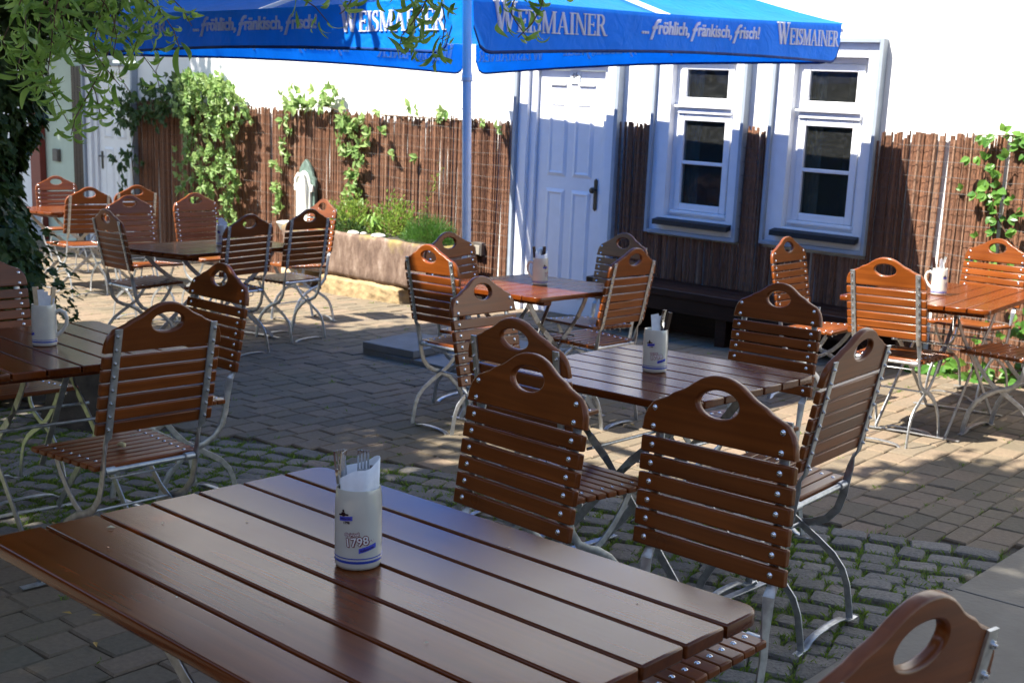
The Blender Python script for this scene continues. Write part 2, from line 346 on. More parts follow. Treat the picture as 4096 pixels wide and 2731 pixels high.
def stile_mesh(sx):
    pts = []; wd = []
    top = 7 * PIT + .022; off = -BN * .0125
    for k in range(7):
        t = top - (top + .028) * k / 6; pts.append(S6 + BU * t + off + Vector((sx, 0, 0))); wd.append(Vector((1, 0, 0)))
    curve = [(-.031, .545, .35), (-.024, .505, .8), (-.016, .46, 1), (-.010, .41, 1), (.006, .355, 1), (.04, .312, 1), (.085, .289, 1), (.125, .278, 1), (.185, .243, 1), (.242, .19, 1), (.274, .13, 1), (.291, .065, 1), (.300, .008, 1)]
    for i, (y, z, a) in enumerate(curve):
        pts.append(Vector((sx, y, z)))
        p0 = Vector((0, *curve[max(i - 1, 0)][:2])); p1 = Vector((0, *curve[min(i + 1, len(curve) - 1)][:2])); t = (p1 - p0).normalized(); per = Vector((0, -t.z, t.y))
        wd.append(Vector((1, 0, 0)) * math.cos(a * pi / 2) + per * (math.sin(a * pi / 2) * (-1 if per.y > 0 else 1) * -1))
    mb = MB(); mb.bar(pts, wd, .0255, .0055)
    return mb.mesh('stile', M['steel'], 40)
def leg_mesh(sx):
    c = [(.275, .437), (.248, .392), (.205, .34), (.165, .302), (.125, .278), (.06, .242), (.0, .205), (-.038, .165), (-.058, .12), (-.071, .06), (-.080, .008)]
    pts = [Vector((sx, y, z)) for y, z in c]; wd = []
    for i in range(len(c)):
        t = (pts[min(i + 1, len(c) - 1)] - pts[max(i - 1, 0)]).normalized(); wd.append(Vector((0, -t.z, t.y)))
    return MB().bar(pts, wd, .0225, .0055).mesh('front_leg', M['steel'], 40)
def runner_mesh(hx):
    p = [(-hx - .03, .004), (-hx + .005, .004), (-hx + .035, .009), (-hx + .06, .024), (-hx + .10, .031), (0, .034), (hx - .10, .031), (hx - .06, .024), (hx - .035, .009), (hx - .005, .004), (hx + .03, .004)]
    return MB().bar([Vector((x, 0, z)) for x, z in p], Vector((0, 1, 0)), .024, .0055).mesh('runner', M['steel'], 40)
def seat_half(y): return .196 + (y / .33) * .028
def make_chair():
    t = empty('folding_chair')
    hb = link('headboard', HB, t, BACK @ T(0, 0, 7 * PIT))
    for s in (-1, 1):
        for z in (0, -PIT): link('bolt', BOLT, hb, T(s * .1827, .010, z))
    for i in range(6):
        sl = link('back_slat', BSLAT, t, BACK @ T(0, 0, i * PIT))
        for s in (-1, 1): link('bolt', BOLT, sl, T(s * .1827, .009, 0))
    for s in (-1, 1):
        link('stile', stile_mesh(s * .178), t); link('front_leg', leg_mesh(s * .166), t)
    link('runner', runner_mesh(.172), t, T(0, -.080, 0)); link('runner', runner_mesh(.178), t, T(0, .300, 0))
    MB().tube([(-.175, .125, .278), (.175, .125, .278)], .005, 8).build('cross_rod', M['steel'], t)
    MB().tube([(-.172, -.012, .447), (.172, -.012, .447)], .0085, 10).build('seat_tube', M['steel'], t)
    col_ = MB().tube([(-.02, 0, 0), (-.018, 0, 0), (.018, 0, 0), (.02, 0, 0)], [.010, .0135, .0135, .010], 12).mesh('collar', M['steel'], 50)
    for s in (-1, 1): link('collar', col_, t, T(s * .152, -.012, .447))
    for s in (-1, 1): MB().bar([(s * .150, -.012, .436), (s * .150, .05, .441), (s * .150, .33, .452)], Vector((1, 0, 0)), .020, .005).build('seat_rail', M['steel'], t)
    MB().tube([(-.13, .03, .437), (-.13, .03, .415), (-.12, .03, .408), (.12, .03, .408), (.13, .03, .415), (.13, .03, .437)], .0035, 6).build('wire_loop', M['steel'], t)
    for i in range(8):
        y = .020 + i * .0425; hw = seat_half(y)
        sl = link('seat_slat', rbox_mesh('seat_slat', (2 * hw, .0385, .018), M['slat'], .004), t, T(0, y, .4555 + i * .0012))
        for s in (-1, 1): link('bolt', BOLT, sl, T(s * (hw - .045), 0, .008) @ RX(pi / 2))
    kids_index(t); return t
CHAIRS = [
 ('V', -1.193, 3.858, -.011, .895, .023, .002, 'dark brown folding chair seen from behind, pale blossom on its seat'),
 ('D', .470, 2.594, .02, 2.284, .037, -.075, 'large brown folding chair at the near table, right of the two that face the camera'),
 ('H', .954, 3.662, .016, .863, -.029, .041, 'leaning brown folding chair seen from behind, its rear feet on the grassy cobbles'),
 ('Q', 1.990, 6.287, -.006, -.730, -.013, .007, 'brown folding chair in dappled light, back to the camera, at the right table'),
 ('K', -.351, 6.270, -.010, -.826, -.012, .010, 'sunlit orange brown folding chair seen from behind beside the grey parasol base slabs'),
 ('M', -.042, 4.729, -.009, -2.160, -.032, .032, 'greyish shining folding chair facing right, between the middle table and the orange chair'),
 ('F', .066, 3.628, .002, -.810, -.004, -.026, 'dark brown folding chair partly hidden behind the big left chair at the near table'),
 ('E', -.009, 2.872, .009, 2.284, .013, -.012, 'large brown folding chair at the near table, left of the two that face the camera'),
 ('L', -.279, 6.959, -.002, -2.229, .056, -.002, 'dark grey looking folding chair in front of the parasol pole and stone trough'),
 ('N', .539, 6.510, -.012, .879, .013, .025, 'sunlit brown folding chair seen from behind to the right of the table by the door'),
 ('O', .596, 7.331, -.008, 2.237, .006, -.003, 'very dark folding chair facing the camera next to the white door frame, beyond the table'),
 ('I', 1.007, 4.687, .003, 2.228, .025, -.022, 'brown folding chair with dappled sun spots facing the camera beyond the middle table'),
 ('R', 1.752, 7.363, 0, -2.270, .006, .006, 'narrow looking sunlit orange folding chair below the right hand window'),
 ('S', 3.013, 7.694, .005, -4.037, -.006, -.002, 'sunlit orange folding chair against the bark fence at the right edge of the picture'),
 ('X', -1.295, 4.911, -.009, 2.368, -.008, .014, 'nearly black folding chair facing the left table, just behind the big chair with the blossom'),
 ('Z1', -2.711, 8.401, -.013, -.776, .003, .039, 'black looking folding chair seen from behind at the left end of the shaded back table'),
 ('Z2', -1.866, 8.266, -.014, .933, -.026, .008, 'dark folding chair seen from behind, left of the pair along the shaded back table'),
 ('Z3', -1.580, 8.958, -.010, .924, -.011, -.004, 'dark folding chair seen from behind, right of the pair along the shaded back table'),
 ('Z4', -1.649, 9.960, .003, 2.276, .020, -.004, 'small sunlit orange folding chair in front of the white fountain'),
 ('Z5', -3.033, 9.676, .002, -2.317, 0, .001, 'brown folding chair facing right beyond the back table, directly in front of an orange chair'),
 ('Z6', -2.650, 10.269, .008, -2.329, .014, -.001, 'brown folding chair facing the camera beneath the big creeper beyond the back table'),
 ('a1', -4.82, 12.85, .01, -2.5, .018, -.007, 'farthest folding chair at the left, before the red post and pale green wall'),
 ('a2', -3.902, 10.966, .002, .766, .006, .005, 'sunlit orange folding chair seen from behind beside the ivy trunk at the far orange table'),
 ('a3', -3.651, 11.595, .003, .685, -.005, -.001, 'sunlit orange folding chair seen from behind in front of the far left white door'),
 ('W', -2.171, 4.913, .004, -2.307, -.005, -.004, 'brown folding chair cut off by the left edge of the picture beside the ivy'),
 ('G', .397, 1.393, .01, .731, .07, -.021, 'nearest folding chair, blurred, only its backrest top in the bottom right corner'),
 ('T', 2.827, 6.412, .002, .773, -.002, .002, 'folding chair at the right edge of which mostly the seat is in the picture'),
]
proto = make_chair()
for i, (k, x, y, z, a, ti, tp, lab) in enumerate(CHAIRS):
    m = T(x, y, z - .0096 + .004) @ RZ(a) @ RY(ti) @ RX(tp)
    if i == 0: o = proto; o.matrix_basis = m
    else: o = copy_tree(proto, None, m)
    finish(o, lab, 'chair', 'brown folding chairs of the beer garden')
# ------------------------------------------------------------------ tables
def table(cx, cy, th, L, ht, lab):
    t = empty('garden_table', T(cx, cy, 0) @ RZ(th), label=lab, cat='table', group='brown folding tables of the beer garden')
    W_, P_ = .805, .115; tk = .026
    for i in range(7):
        v = -W_ / 2 + P_ * (i + .5)
        if i in (0, 6):
            s = -1 if i == 0 else 1; r = .035; hx, hy = L / 2, .054; out = []
            def arc(px, py, a0): return [(px + r * math.cos(a0 + k * pi / 12), py + r * math.sin(a0 + k * pi / 12)) for k in range(7)]
            if s > 0: out = [(-hx, -hy), (hx, -hy)] + arc(hx - r, hy - r, 0) + arc(-hx + r, hy - r, pi / 2)
            else: out = [(hx, hy), (-hx, hy)] + arc(-hx + r, -hy + r, pi) + arc(hx - r, -hy + r, 1.5 * pi)
            me = plate_mesh('plank', out, tk, M['plank'], .004)
            me.transform(Matrix(((1, 0, 0, 0), (0, 0, 1, 0), (0, -1, 0, 0), (0, 0, 0, 1))))
        else: me = rbox_mesh('plank', (L, .108, tk), M['plank'], .004)
        link('plank', me, t, T(R.uniform(-.001, .001), v, ht - tk / 2 + R.uniform(-.0006, .0006)))
    bt = rbox_mesh('batten', (.06, .70, .028), M['plank'], .004)
    for s in (-1, 1): link('batten', bt, t, T(s * (L / 2 - .13), 0, ht - tk - .0145))
    xt = L / 2 - .16; xb = min(L / 2 - .06, .42); zt = ht - tk - .03
    for sy in (-1, 1):
        for sx in (-1, 1):
            y = sy * .19 + sx * .006; p = []
            for k in range(13):
                u = k / 12; x = xt * sx * (1 - u) - xb * sx * u; bow = math.sin(u * pi) ** 2 * .0
                kk = (.05 * math.sin(min(u / .35, 1) * pi) if u < .35 else 0)
                p.append(Vector((x + sx * kk * .5, y, zt * (1 - u) + .012 * u)))
            MB().bar(p, Vector((sx, 0, 1)), .030, .006).build('leg', M['steel'], t)
            MB().box((sx * xt, sy * .19, zt + .002), (.11, .045, .006)).build('bracket', M['steel'], t)
    for sx in (-1, 1):
        MB().bar([Vector((sx * xb, -.26, .006)), Vector((sx * xb, 0, .012)), Vector((sx * xb, .26, .006))], Vector((1, 0, 0)), .028, .006).build('foot_bar', M['steel'], t)
        MB().tube([(sx * xt * .45, -.22, zt * .70), (sx * xt * .45, .22, zt * .70)], .006, 8).build('stretcher', M['steel'], t)
    MB().bar([Vector((-.05, 0, zt * .42)), Vector((xt * .7, 0, zt - .01))], Vector((0, 1, 0)), .022, .005).build('brace', M['steel'], t)
    return t
TABLES = dict(
 A=(-.271, 2.080, -.7478, 1.204, .74, 'large brown table nearest the camera with the printed mug of cutlery on it'),
 C=(.499, 4.126, -.747, .80, .74, 'square brown table in the middle, behind the two big chairs'),
 B=(.106, 6.578, .816, .80, .74, 'brown table in front of the large white door'),
 P=(2.439, 6.791, .94, 1.2, .74, 'sunlit orange brown table at the right edge before the bark fence'),
 U=(-1.676, 4.264, -.81, .90, .74, 'dark brown table at the left edge with a plain grey mug on it'),
 Y=(-2.19, 8.72, 1.0, 1.2, .70, 'shaded long table at the back left with chairs all round'),
 AA=(-4.20, 11.75, .95, 1.2, .74, 'sunlit orange table farthest left beside the ivy trunk'))
for a in TABLES.values(): table(*a)
# ------------------------------------------------------------------ lettering
def text_mesh(s, shear=0, size=1.):
    cu = bpy.data.curves.new('txt', 'FONT'); cu.body = s; cu.shear = shear; cu.size = size; cu.resolution_u = 3; cu.offset = .018
    o = bpy.data.objects.new('txt', cu); col.objects.link(o); bpy.context.view_layer.update()
    me = bpy.data.meshes.new_from_object(o); vs = [Vector(v.co) for v in me.vertices]; fs = [tuple(p.vertices) for p in me.polygons]
    bpy.data.objects.remove(o); bpy.data.curves.remove(cu); bpy.data.meshes.remove(me); return vs, fs
def bounds(vs): return min(v.x for v in vs), max(v.x for v in vs), min(v.y for v in vs), max(v.y for v in vs)
def stroke(pts, ws):
    vs, fs = [], []; P = [Vector((*p, 0)) for p in pts]
    for i, p in enumerate(P):
        t = (P[min(i + 1, len(P) - 1)] - P[max(i - 1, 0)]).normalized(); n = Vector((-t.y, t.x, 0)); w_ = ws[i] if isinstance(ws, (list, tuple)) else ws
        vs += [p + n * w_ / 2, p - n * w_ / 2]
    fs = [(2 * i, 2 * i + 1, 2 * i + 3, 2 * i + 2) for i in range(len(P) - 1)]; return vs, fs
def rect(x0, y0, x1, y1): return [Vector((x0, y0, 0)), Vector((x1, y0, 0)), Vector((x1, y1, 0)), Vector((x0, y1, 0))], [(0, 1, 2, 3)]
TK, TN, SF = .15, .05, .05
def serif(x, y, w_=.13): return rect(x - w_, y, x + w_, y + SF)
def stem(x, w_=TK): return [rect(x - w_ / 2, 0, x + w_ / 2, 1), serif(x, 0, w_ / 2 + .07), serif(x, 1 - SF, w_ / 2 + .07)]
def arcp(cx, cy, rx, ry, a0, a1, n=12): return [(cx + rx * math.cos(a0 + (a1 - a0) * k / n), cy + ry * math.sin(a0 + (a1 - a0) * k / n)) for k in range(n + 1)]
def sl_(a, b, w_): 
    (x0, y0), (x1, y1) = a, b; h = w_ / 2
    return [Vector((x0 - h, y0, 0)), Vector((x0 + h, y0, 0)), Vector((x1 + h, y1, 0)), Vector((x1 - h, y1, 0))], [(0, 1, 2, 3)]
GL = {
 'W': (1.12, [sl_((.10, 1), (.34, 0), TK), sl_((.36, 0), (.52, .8), TN), sl_((.50, 1), (.73, 0), TK), sl_((.75, 0), (1.02, 1), TN), serif(.10, 1 - SF, .15), serif(.50, 1 - SF, .13), serif(1.0, 1 - SF, .11)]),
 'E': (.62, stem(.14) + [rect(.2, 1 - .06, .56, 1), rect(.2, 0, .58, .06), rect(.2, .48, .46, .54), sl_((.55, .8), (.555, 1), .035), sl_((.575, 0), (.56, .22), .035), rect(.44, .41, .475, .61)]),
 'I': (.30, stem(.15)),
 'S': (.52, [stroke(arcp(.26, .745, .16, .215, .35, pi, 10) + arcp(.26, .745, .16, .20, pi, 1.42 * pi, 6) + arcp(.25, .26, .19, .235, .42 * pi, -.1 * pi, 8) + arcp(.25, .26, .19, .225, -.1 * pi, -pi * .86, 10), [.05] * 3 + [.07] * 6 + [.09] * 4 + [.13] * 12 + [.12] * 5 + [.07] * 8), rect(.40, .70, .435, 1), rect(.055, 0, .09, .30)]),
 'M': (1.0, [rect(.12, 0, .17, 1), rect(.80, 0, .95, 1), serif(.145, 0, .11), serif(.875, 0, .145), serif(.13, 1 - SF, .12), serif(.88, 1 - SF, .14), sl_((.17, 1), (.49, 0), TK), sl_((.49, 0), (.82, 1), TN)]),
 'A': (.86, [sl_((.14, 0), (.43, 1), TN), sl_((.43, 1), (.70, 0), TK), rect(.22, .30, .60, .35), serif(.14, 0, .12), serif(.70, 0, .14)]),
 'N': (.88, [rect(.13, 0, .18, 1), rect(.72, 0, .77, 1), sl_((.17, 1), (.72, 0), TK), serif(.155, 0, .11), serif(.10, 1 - SF, .12), serif(.745, 1 - SF, .11)]),
 'R': (.76, stem(.14) + [stroke([(.2, .97)] + arcp(.32, .735, .2, .235, pi / 2, -pi / 2, 12) + [(.2, .50)], [.06, .06] + [.08, .11, .13, .14, .14, .14, .14, .14, .13, .11, .08] + [.06, .06]), sl_((.36, .5), (.64, 0), TK), serif(.66, 0, .12)])}
def brand_word(cap0=1.34):
    vs, fs, x = [], [], 0
    for i, ch in enumerate('WEISMAINER'):
        wd, parts = GL[ch]; k = cap0 if i == 0 else 1.
        for v, f in parts:
            n = len(vs); vs += [Vector((x + p.x * (k * .92 if i == 0 else 1), p.y * k, 0)) for p in v]; fs += [tuple(j + n for j in q) for q in f]
        x += wd * (k * .92 if i == 0 else 1) + .03
    return vs, fs
def slogan():
    vs, fs, x = [], [], 0
    def put(s, size, shear, dy, adv, dx=0):
        nonlocal x
        v, f = text_mesh(s, shear, size); b = bounds(v); n = len(vs)
        vs.extend([Vector((p.x - b[0] + x + dx, p.y + dy, 0)) for p in v]); fs.extend([tuple(j + n for j in q) for q in f]); x += b[1] - b[0] + adv + dx
    put('...', 1, 0, 0, .12)
    for a, b in (('f', 'röhlich,'), ('f', 'ränkisch,'), ('f', 'risch!')):
        put(a, 1.55, .5, -.30, -.22); put(b, 1, .12, 0, .14)
    return vs, fs
def solid(vs, fs, th):
    """flat outline -> thin slab of geometry, both faces"""
    n = len(vs); V = [Vector((v.x, v.y, th / 2)) for v in vs] + [Vector((v.x, v.y, -th / 2)) for v in vs]
    F = [tuple(f) for f in fs] + [tuple(i + n for i in reversed(f)) for f in fs]; ed = {}
    for f in fs:
        for a, b in zip(f, f[1:] + f[:1]): ed[(a, b)] = 1
    for a, b in ed:
        if (b, a) not in ed: F.append((b, a, a + n, b + n))
    return V, F
def fit(vs, w_, h=None):
    b = bounds(vs); kx = w_ / (b[1] - b[0]); ky = kx if h is None else h / (b[3] - b[2])
    return [Vector(((v.x - b[0]) * kx, (v.y - (0 if h is None else 0)) * ky, 0)) for v in vs]
# ------------------------------------------------------------------ mugs
MR, MH = .0415, .148
def wrap(vs, r): return [Vector((math.sin(v.x / r) * r, -math.cos(v.x / r) * r, v.y)) for v in vs]
MUGBODY = MB().lathe([(.0001, .003), (.036, .0), (.0405, .002), (.0425, .008), (.0428, .020), (.0428, .100), (.0425, .122), (.0412, .137), (.0402, .146), (.0395, MH), (.0378, MH - .0015), (.0375, MH - .006), (.0385, .11), (.0385, .02), (.0001, .015)], 36).mesh('body', M['stoneware'], 60)
MUGHANDLE = MB().tube([(0, .040, .118), (0, .055, .125), (0, .071, .117), (0, .078, .098), (0, .075, .075), (0, .063, .054), (0, .050, .042), (0, .040, .036)], [.009, .0085, .0075, .007, .007, .007, .0075, .009], 10).mesh('handle', M['stoneware'], 60)
BAND1 = MB().lathe([(.0425, .0140), (.0433, .0142), (.0433, .0188), (.0425, .019)], 36).mesh('stripe', M['blue'], 60)
BAND2 = MB().lathe([(.0425, .0222), (.0433, .0224), (.0433, .0242), (.0425, .0245)], 36).mesh('stripe', M['blue'], 60)
def quadgrid(x0, y0, x1, y1, sk=0, n=6): 
    vs = [Vector((x0 + (x1 - x0) * i / n, y + sk * (i / n), 0)) for i in range(n + 1) for y in (y0, y1)]
    return vs, [(2 * i, 2 * i + 2, 2 * i + 3, 2 * i + 1) for i in range(n)]
def decal(name, parts, mat, r=.04335):
    vs, fs = [], []
    for v, f in parts: n = len(vs); vs += v; fs += [tuple(j + n for j in q) for q in f]
    V, F = wrap(vs, r), fs
    V2 = [Vector((p.x * .985, p.y * .985, p.z)) for p in V]; n = len(V)
    return raw_mesh(name, V + V2, F + [tuple(j + n for j in q) for q in F], mat)
def mv(g, dx, dy, k=1, rot=0):
    v, f = g; c, s = math.cos(rot), math.sin(rot); return [Vector((dx + k * (p.x * c - p.y * s), dy + k * (p.x * s + p.y * c), 0)) for p in v], f
def ellipse(cx, cy, a, b, n=12): return [Vector((cx + a * math.cos(2 * pi * k / n), cy + b * math.sin(2 * pi * k / n), 0)) for k in range(n)], [tuple(range(n))]
def tm(s, w_, shear=0):
    v, f = text_mesh(s, shear); return fit(v, w_), f
D_EMB = decal('emblem', [quadgrid(-.036, .092, -.009, .100, .003)], M['ribbon'])
D_EMT = decal('emblem_lettering', [mv(tm('WEISMAINER', .023), -.034, .0948, 1, .11), ellipse(-.0275, .1055, .005, .0042), ellipse(-.0275, .1115, .0022, .0026), ellipse(-.0345, .1035, .0042, .0018), ellipse(-.0205, .1050, .0042, .0018), mv(tm('1798', .012), -.026, .0875, 1, .11)], M['print_dark'], .0436)
D_SH = decal('print_shadow', [mv(tm('1798', .040), -.0180 + dx, .0462 + dy, 1, .12) for dx, dy in ((.0014, 0), (-.0014, 0), (0, .0014), (0, -.0014), (.0016, -.0016))] + [mv(tm('Original', .027), -.0235 + dx, .0650 + dy, 1, .10) for dx, dy in ((.0009, 0), (-.0009, 0), (0, .0009), (0, -.0009))] + [mv(tm('er', .008), .0235 + dx, .0530, 1, .12) for dx in (-.0008, .0008)], M['print_red'])
D_NO = decal('year_lettering', [mv(tm('1798', .040), -.0180, .0462, 1, .12), mv(tm('er', .008), .0235, .0530, 1, .12), mv(tm('Original', .027), -.0235, .0650, 1, .10)], M['print_white'], .0437)
D_RB = decal('ribbon', [quadgrid(.003, .034, .037, .043, .008)], M['ribbon'], .0435)
D_RT = decal('ribbon_lettering', [mv(tm('Kellertrunk', .027), .0065, .0368, 1, .23)], M['print_dark'], .0438)
def mug(x, y, z, face, lab, prints=True):
    t = empty('beer_mug', T(x, y, z) @ RZ(face), label=lab, cat='mug', group='stoneware mugs holding cutlery')
    b = link('body', MUGBODY, t)
    link('handle', MUGHANDLE, t); link('stripe', BAND1, b); link('stripe', BAND2, b)
    if prints:
        e = link('emblem', D_EMB, t); link('emblem_lettering', D_EMT, e); s = link('print_shadow', D_SH, t); link('year_lettering', D_NO, s)
        r = link('ribbon', D_RB, t); link('ribbon_lettering', D_RT, r)
    return t
def fork_parts(par):
    MB().bar([Vector((0, 0, 0)), Vector((0, 0, .08)), Vector((0, .002, .11)), Vector((0, 0, .135))], Vector((1, 0, 0)), .008, .0025).build('handle', M['cutlery'], par)
    mb = MB(); mb.bar([Vector((0, 0, .13)), Vector((0, .003, .145)), Vector((0, .002, .157))], [Vector((1, 0, 0))] * 3, .021, .0016); mb.build('head', M['cutlery'], par)
    for k in range(4): MB().bar([Vector((-.0088 + k * .0059, .002, .155)), Vector((-.0088 + k * .0059, 0, .175)), Vector((-.0088 + k * .0059, -.004, .193))], Vector((1, 0, 0)), .0034, .0014).build('tine', M['cutlery'], par)
def fork(m, lab): t = empty('fork', m, label=lab, cat='fork', group='forks standing in the mugs'); fork_parts(t)
def knife(m, lab, hm='handle', up=True):
    t = empty('table_knife', m, label=lab, cat='knife', group='knives standing in the mugs')
    MB().bar([Vector((0, 0, 0)), Vector((0, 0, .09))], Vector((1, 0, 0)), .015, .0016).build('blade', M['cutlery'], t)
    MB().bar([Vector((0, 0, .088)), Vector((0, 0, .10)), Vector((0, 0, .15)), Vector((0, 0, .182)), Vector((0, 0, .187))], Vector((1, 0, 0)), .015, .011).build('handle', M[hm], t)
def napkin(x, y, z, lab, style=0, rot=0):
    if style == 0:      # wrapped round the cutlery, one flap higher
        vs, fs = [], []; n = 28
        for i in range(n):
            a = 2 * pi * i / n; r = .034 + .003 * math.sin(5 * a)
            top = MH + .020 + .030 * (.5 + .5 * math.cos(a - .35)) + .004 * math.sin(3 * a)
            for k in range(4): u = k / 3; rr = r * (.90 + .16 * u + .03 * math.sin(4 * a + 3 * u)); vs.append((rr * math.cos(a), rr * math.sin(a), .06 + (top - .06) * u))
        for i in range(n):
            for k in range(3): j = (i + 1) % n; fs.append((i * 4 + k, j * 4 + k, j * 4 + k + 1, i * 4 + k + 1))
        me = raw_mesh('paper_napkin', vs, fs, M['napkin'], True)
    else:
        mb = MB()
        for k in range(4): mb.box((-.004 + k * .006, .003 * k - .004, .085 + .003 * (k % 2) + .055 - .005 * k), (.030, .0016, .12 - .01 * k), RY(.12 * (k - 1)).to_3x3())
        me = mb.mesh('paper_napkin', M['napkin'], 0)
    o = link('paper_napkin', me, None, T(x, y, z) @ RZ(rot)); finish(o, lab, 'napkin', 'paper napkins in the mugs')
    if style == 0:
        so_ = o.modifiers.new('thickness', 'SOLIDIFY'); so_.thickness = .0012
def inmug(x, y, z, ang, lean, rot, rad=.02): return T(x + rad * math.cos(ang), y + rad * math.sin(ang), z + .022) @ Matrix.Rotation(lean, 4, Vector((-math.sin(ang), math.cos(ang), 0))) @ RZ(rot)
zt = .7405
ax, ay = -.269, 2.118
mug(ax, ay, zt, .08, 'printed stoneware mug stuffed with forks and a napkin on the nearest table')
napkin(ax, ay, zt, 'white napkin wrapped round the cutlery in the nearest mug', 0, -.2)
fork(inmug(ax, ay, zt, pi, .12, .3, .014), 'fork leaning left in the nearest mug'); fork(inmug(ax, ay, zt, 0, .02, .05, .004), 'upright fork in the middle of the nearest mug')
fork(inmug(ax, ay, zt, 3.6, .07, 1.3, .018), 'fork seen edge on at the left rim of the nearest mug')
knife(inmug(ax, ay, zt, .3, .10, .4, .012) @ T(0, 0, -.025), 'brown handled knife behind the napkin in the nearest mug')
cx_, cy_ = .496, 4.126
mug(cx_, cy_, zt, .02, 'printed stoneware mug on the square middle table')
napkin(cx_, cy_, zt, 'folded napkins standing in the mug on the middle table', 1, .4)
knife(inmug(cx_, cy_, zt, .0, .16, .5, .014), 'knife leaning right in the mug on the middle table'); fork(inmug(cx_, cy_, zt, .2, .04, .8, .016), 'fork in the mug on the middle table')
ux, uy = -1.67, 4.262
mug(ux, uy, zt, -1.38, 'plain looking grey mug with its handle to the right on the left table', True)
napkin(ux, uy, zt, 'folded napkin in the mug on the left table', 1, 0)
for k, (an, le, hm) in enumerate(((2.6, .13, 'cutlery'), (3.3, .07, 'palehandle'), (.3, .10, 'palehandle'))): knife(inmug(ux, uy, zt, an, le, .4 * k, .016), ['steel knife leaning left in the left table mug', 'pale handled knife in the middle of the left table mug', 'pale handled knife leaning right in the left table mug'][k], hm)
bx, by = .143, 6.592
mug(bx, by, zt, 1.15, 'printed mug with its handle to the left on the table by the door')
napkin(bx, by, zt, 'napkin tucked into the mug on the table by the door', 0, 1.2)
for k, (an, le) in enumerate(((pi, .14), (.2, .02))): knife(inmug(bx, by, zt, an, le, .5, .014), ['black handled knife leaning left in the mug by the door', 'black handled knife upright in the mug by the door'][k])
fork(inmug(bx, by, zt, .0, .0, .6, .0) @ T(0, 0, -.02), 'fork between the black knives in the mug by the door')
px, py = 2.366, 6.709
mug(px, py, zt, .95, 'sunlit cream mug with its handle to the left on the right hand table')
napkin(px, py, zt, 'napkins spilling from the sunlit mug on the right', 1, .8)
knife(inmug(px, py, zt, 3.0, .15, .2, .014), 'brown handled knife in the sunlit mug on the right'); fork(inmug(px, py, zt, .4, .08, .6, .012), 'fork in the sunlit mug on the right')
yx, yy_ = -2.12, 8.75
mug(yx, yy_, .7005, .2, 'grey mug half hidden behind a chair on the shaded back table')
napkin(yx, yy_, .7005, 'napkin in the half hidden mug on the back table', 1, .1)
# pale blossom on the seat
vp = T(-1.193, 3.858, -.011) @ RZ(.895)
b_ = vp @ Vector((.0, .16, .4685))
mb = MB(); mb.tube([(0, 0, .006), (.012, .004, .009), (.026, .002, .007), (.034, -.006, .005)], [.004, .008, .009, .004], 7)
finish(mb.build('fallen_blossom', plain('pale_blossom', (.62, .55, .30), .7, 0, .2, 60), None, T(b_) @ RZ(-.4)), 'pale wilted blossom lying on the chair seat', 'blossom')
fk = raw_mesh('petal', [(-.006, 0, .001), (0, .003, .003), (.007, 0, .001), (0, -.003, .002)], [(0, 1, 2), (0, 2, 3)], plain('petal_fleck', (.55, .52, .33), .8))
for i, (u, v) in enumerate(((-.50, -.20), (-.46, -.11), (-.40, -.26), (-.36, .02), (-.10, -.30), (.32, -.12), (.44, .26), (.10, .30))):
    p_ = T(-.271, 2.08, .7412) @ RZ(-.7478) @ Vector((u, v, 0))
    finish(link('petal', fk, None, T(p_) @ RZ(i * 1.3) @ Matrix.Scale(1.4 if i == 0 else .6, 4)), 'tiny pale petal lying on the boards of the nearest table', 'petal', 'petals on the nearest table')
# ------------------------------------------------------------------ ground
def sheet(name, pts, z, mat, **k): return finish(link(name, raw_mesh(name, [(x, y, z) for x, y in pts], [tuple(range(len(pts)))], mat)), kind='structure', **k)
sheet('ground', [(-150, -150), (150, -150), (150, 150), (-150, 150)], -.035, M['soil'])
BD = Vector((3.685, -1.52)).normalized(); BNm = Vector((-BD.y, BD.x)); B0 = Vector((-1.728, 6.003))     # far edge of the cobbled band
BW = 1.80
def band_d(x, y): return (Vector((x, y)) - B0).dot(BNm)       # >0 beyond the band, < -BW nearer than it
SA = Vector((1.571, 4.045)); SDir = Vector((.455, .502)).normalized(); SNm = Vector((SDir.y, -SDir.x))   # edge of the stone flags, SNm points into them
def slab_d(x, y): return (Vector((x, y)) - SA).dot(SNm)
def seen(x, y, mg=.25):
    d = Vector((x, y, 0 - CAM_H)); dep = d.dot(_f0)
    if dep < .3: return False
    u = d.dot(_rt) / dep * FPX; v = d.dot(_up) / dep * FPX
    return abs(u) < 512 + mg * FPX / dep and abs(v) < 341 + mg * FPX / dep
pv = sheet('pavement', [(-14, -2), (9, -2), (9, 17), (-14, 17)], -.016, M['soil'])
cobs = sheet('cobbled_path', [tuple(B0 + BD * t + BNm * q) for t, q in ((-6, .01), (9, .01), (9, -BW - .01), (-6, -BW - .01))], -.011, M['cobble_moss'])
PA = Vector((.640, .768)); PB = Vector((.768, -.640))
pav = []
r_ = -16.
while r_ < 12:
    rw = R.choice((.14, .14, .14, .105)); t_ = -6 + R.random() * .2
    while t_ < 19:
        L_ = R.choice((.14, .175, .21, .21)); c = PA * (t_ + L_ / 2) + PB * (r_ + rw / 2); x, y = c.x, c.y
        if -13 < x < 8.5 and .5 < y < 16.6 and seen(x, y) and not (-BW - .03 < band_d(x, y) < .035) and slab_d(x, y) < .03:
            pav.append((x, y, L_, rw))
        t_ += L_
    r_ += rw
pav.sort(key=lambda p: p[0] ** 2 + p[1] ** 2)
pang = math.atan2(PA.y, PA.x)
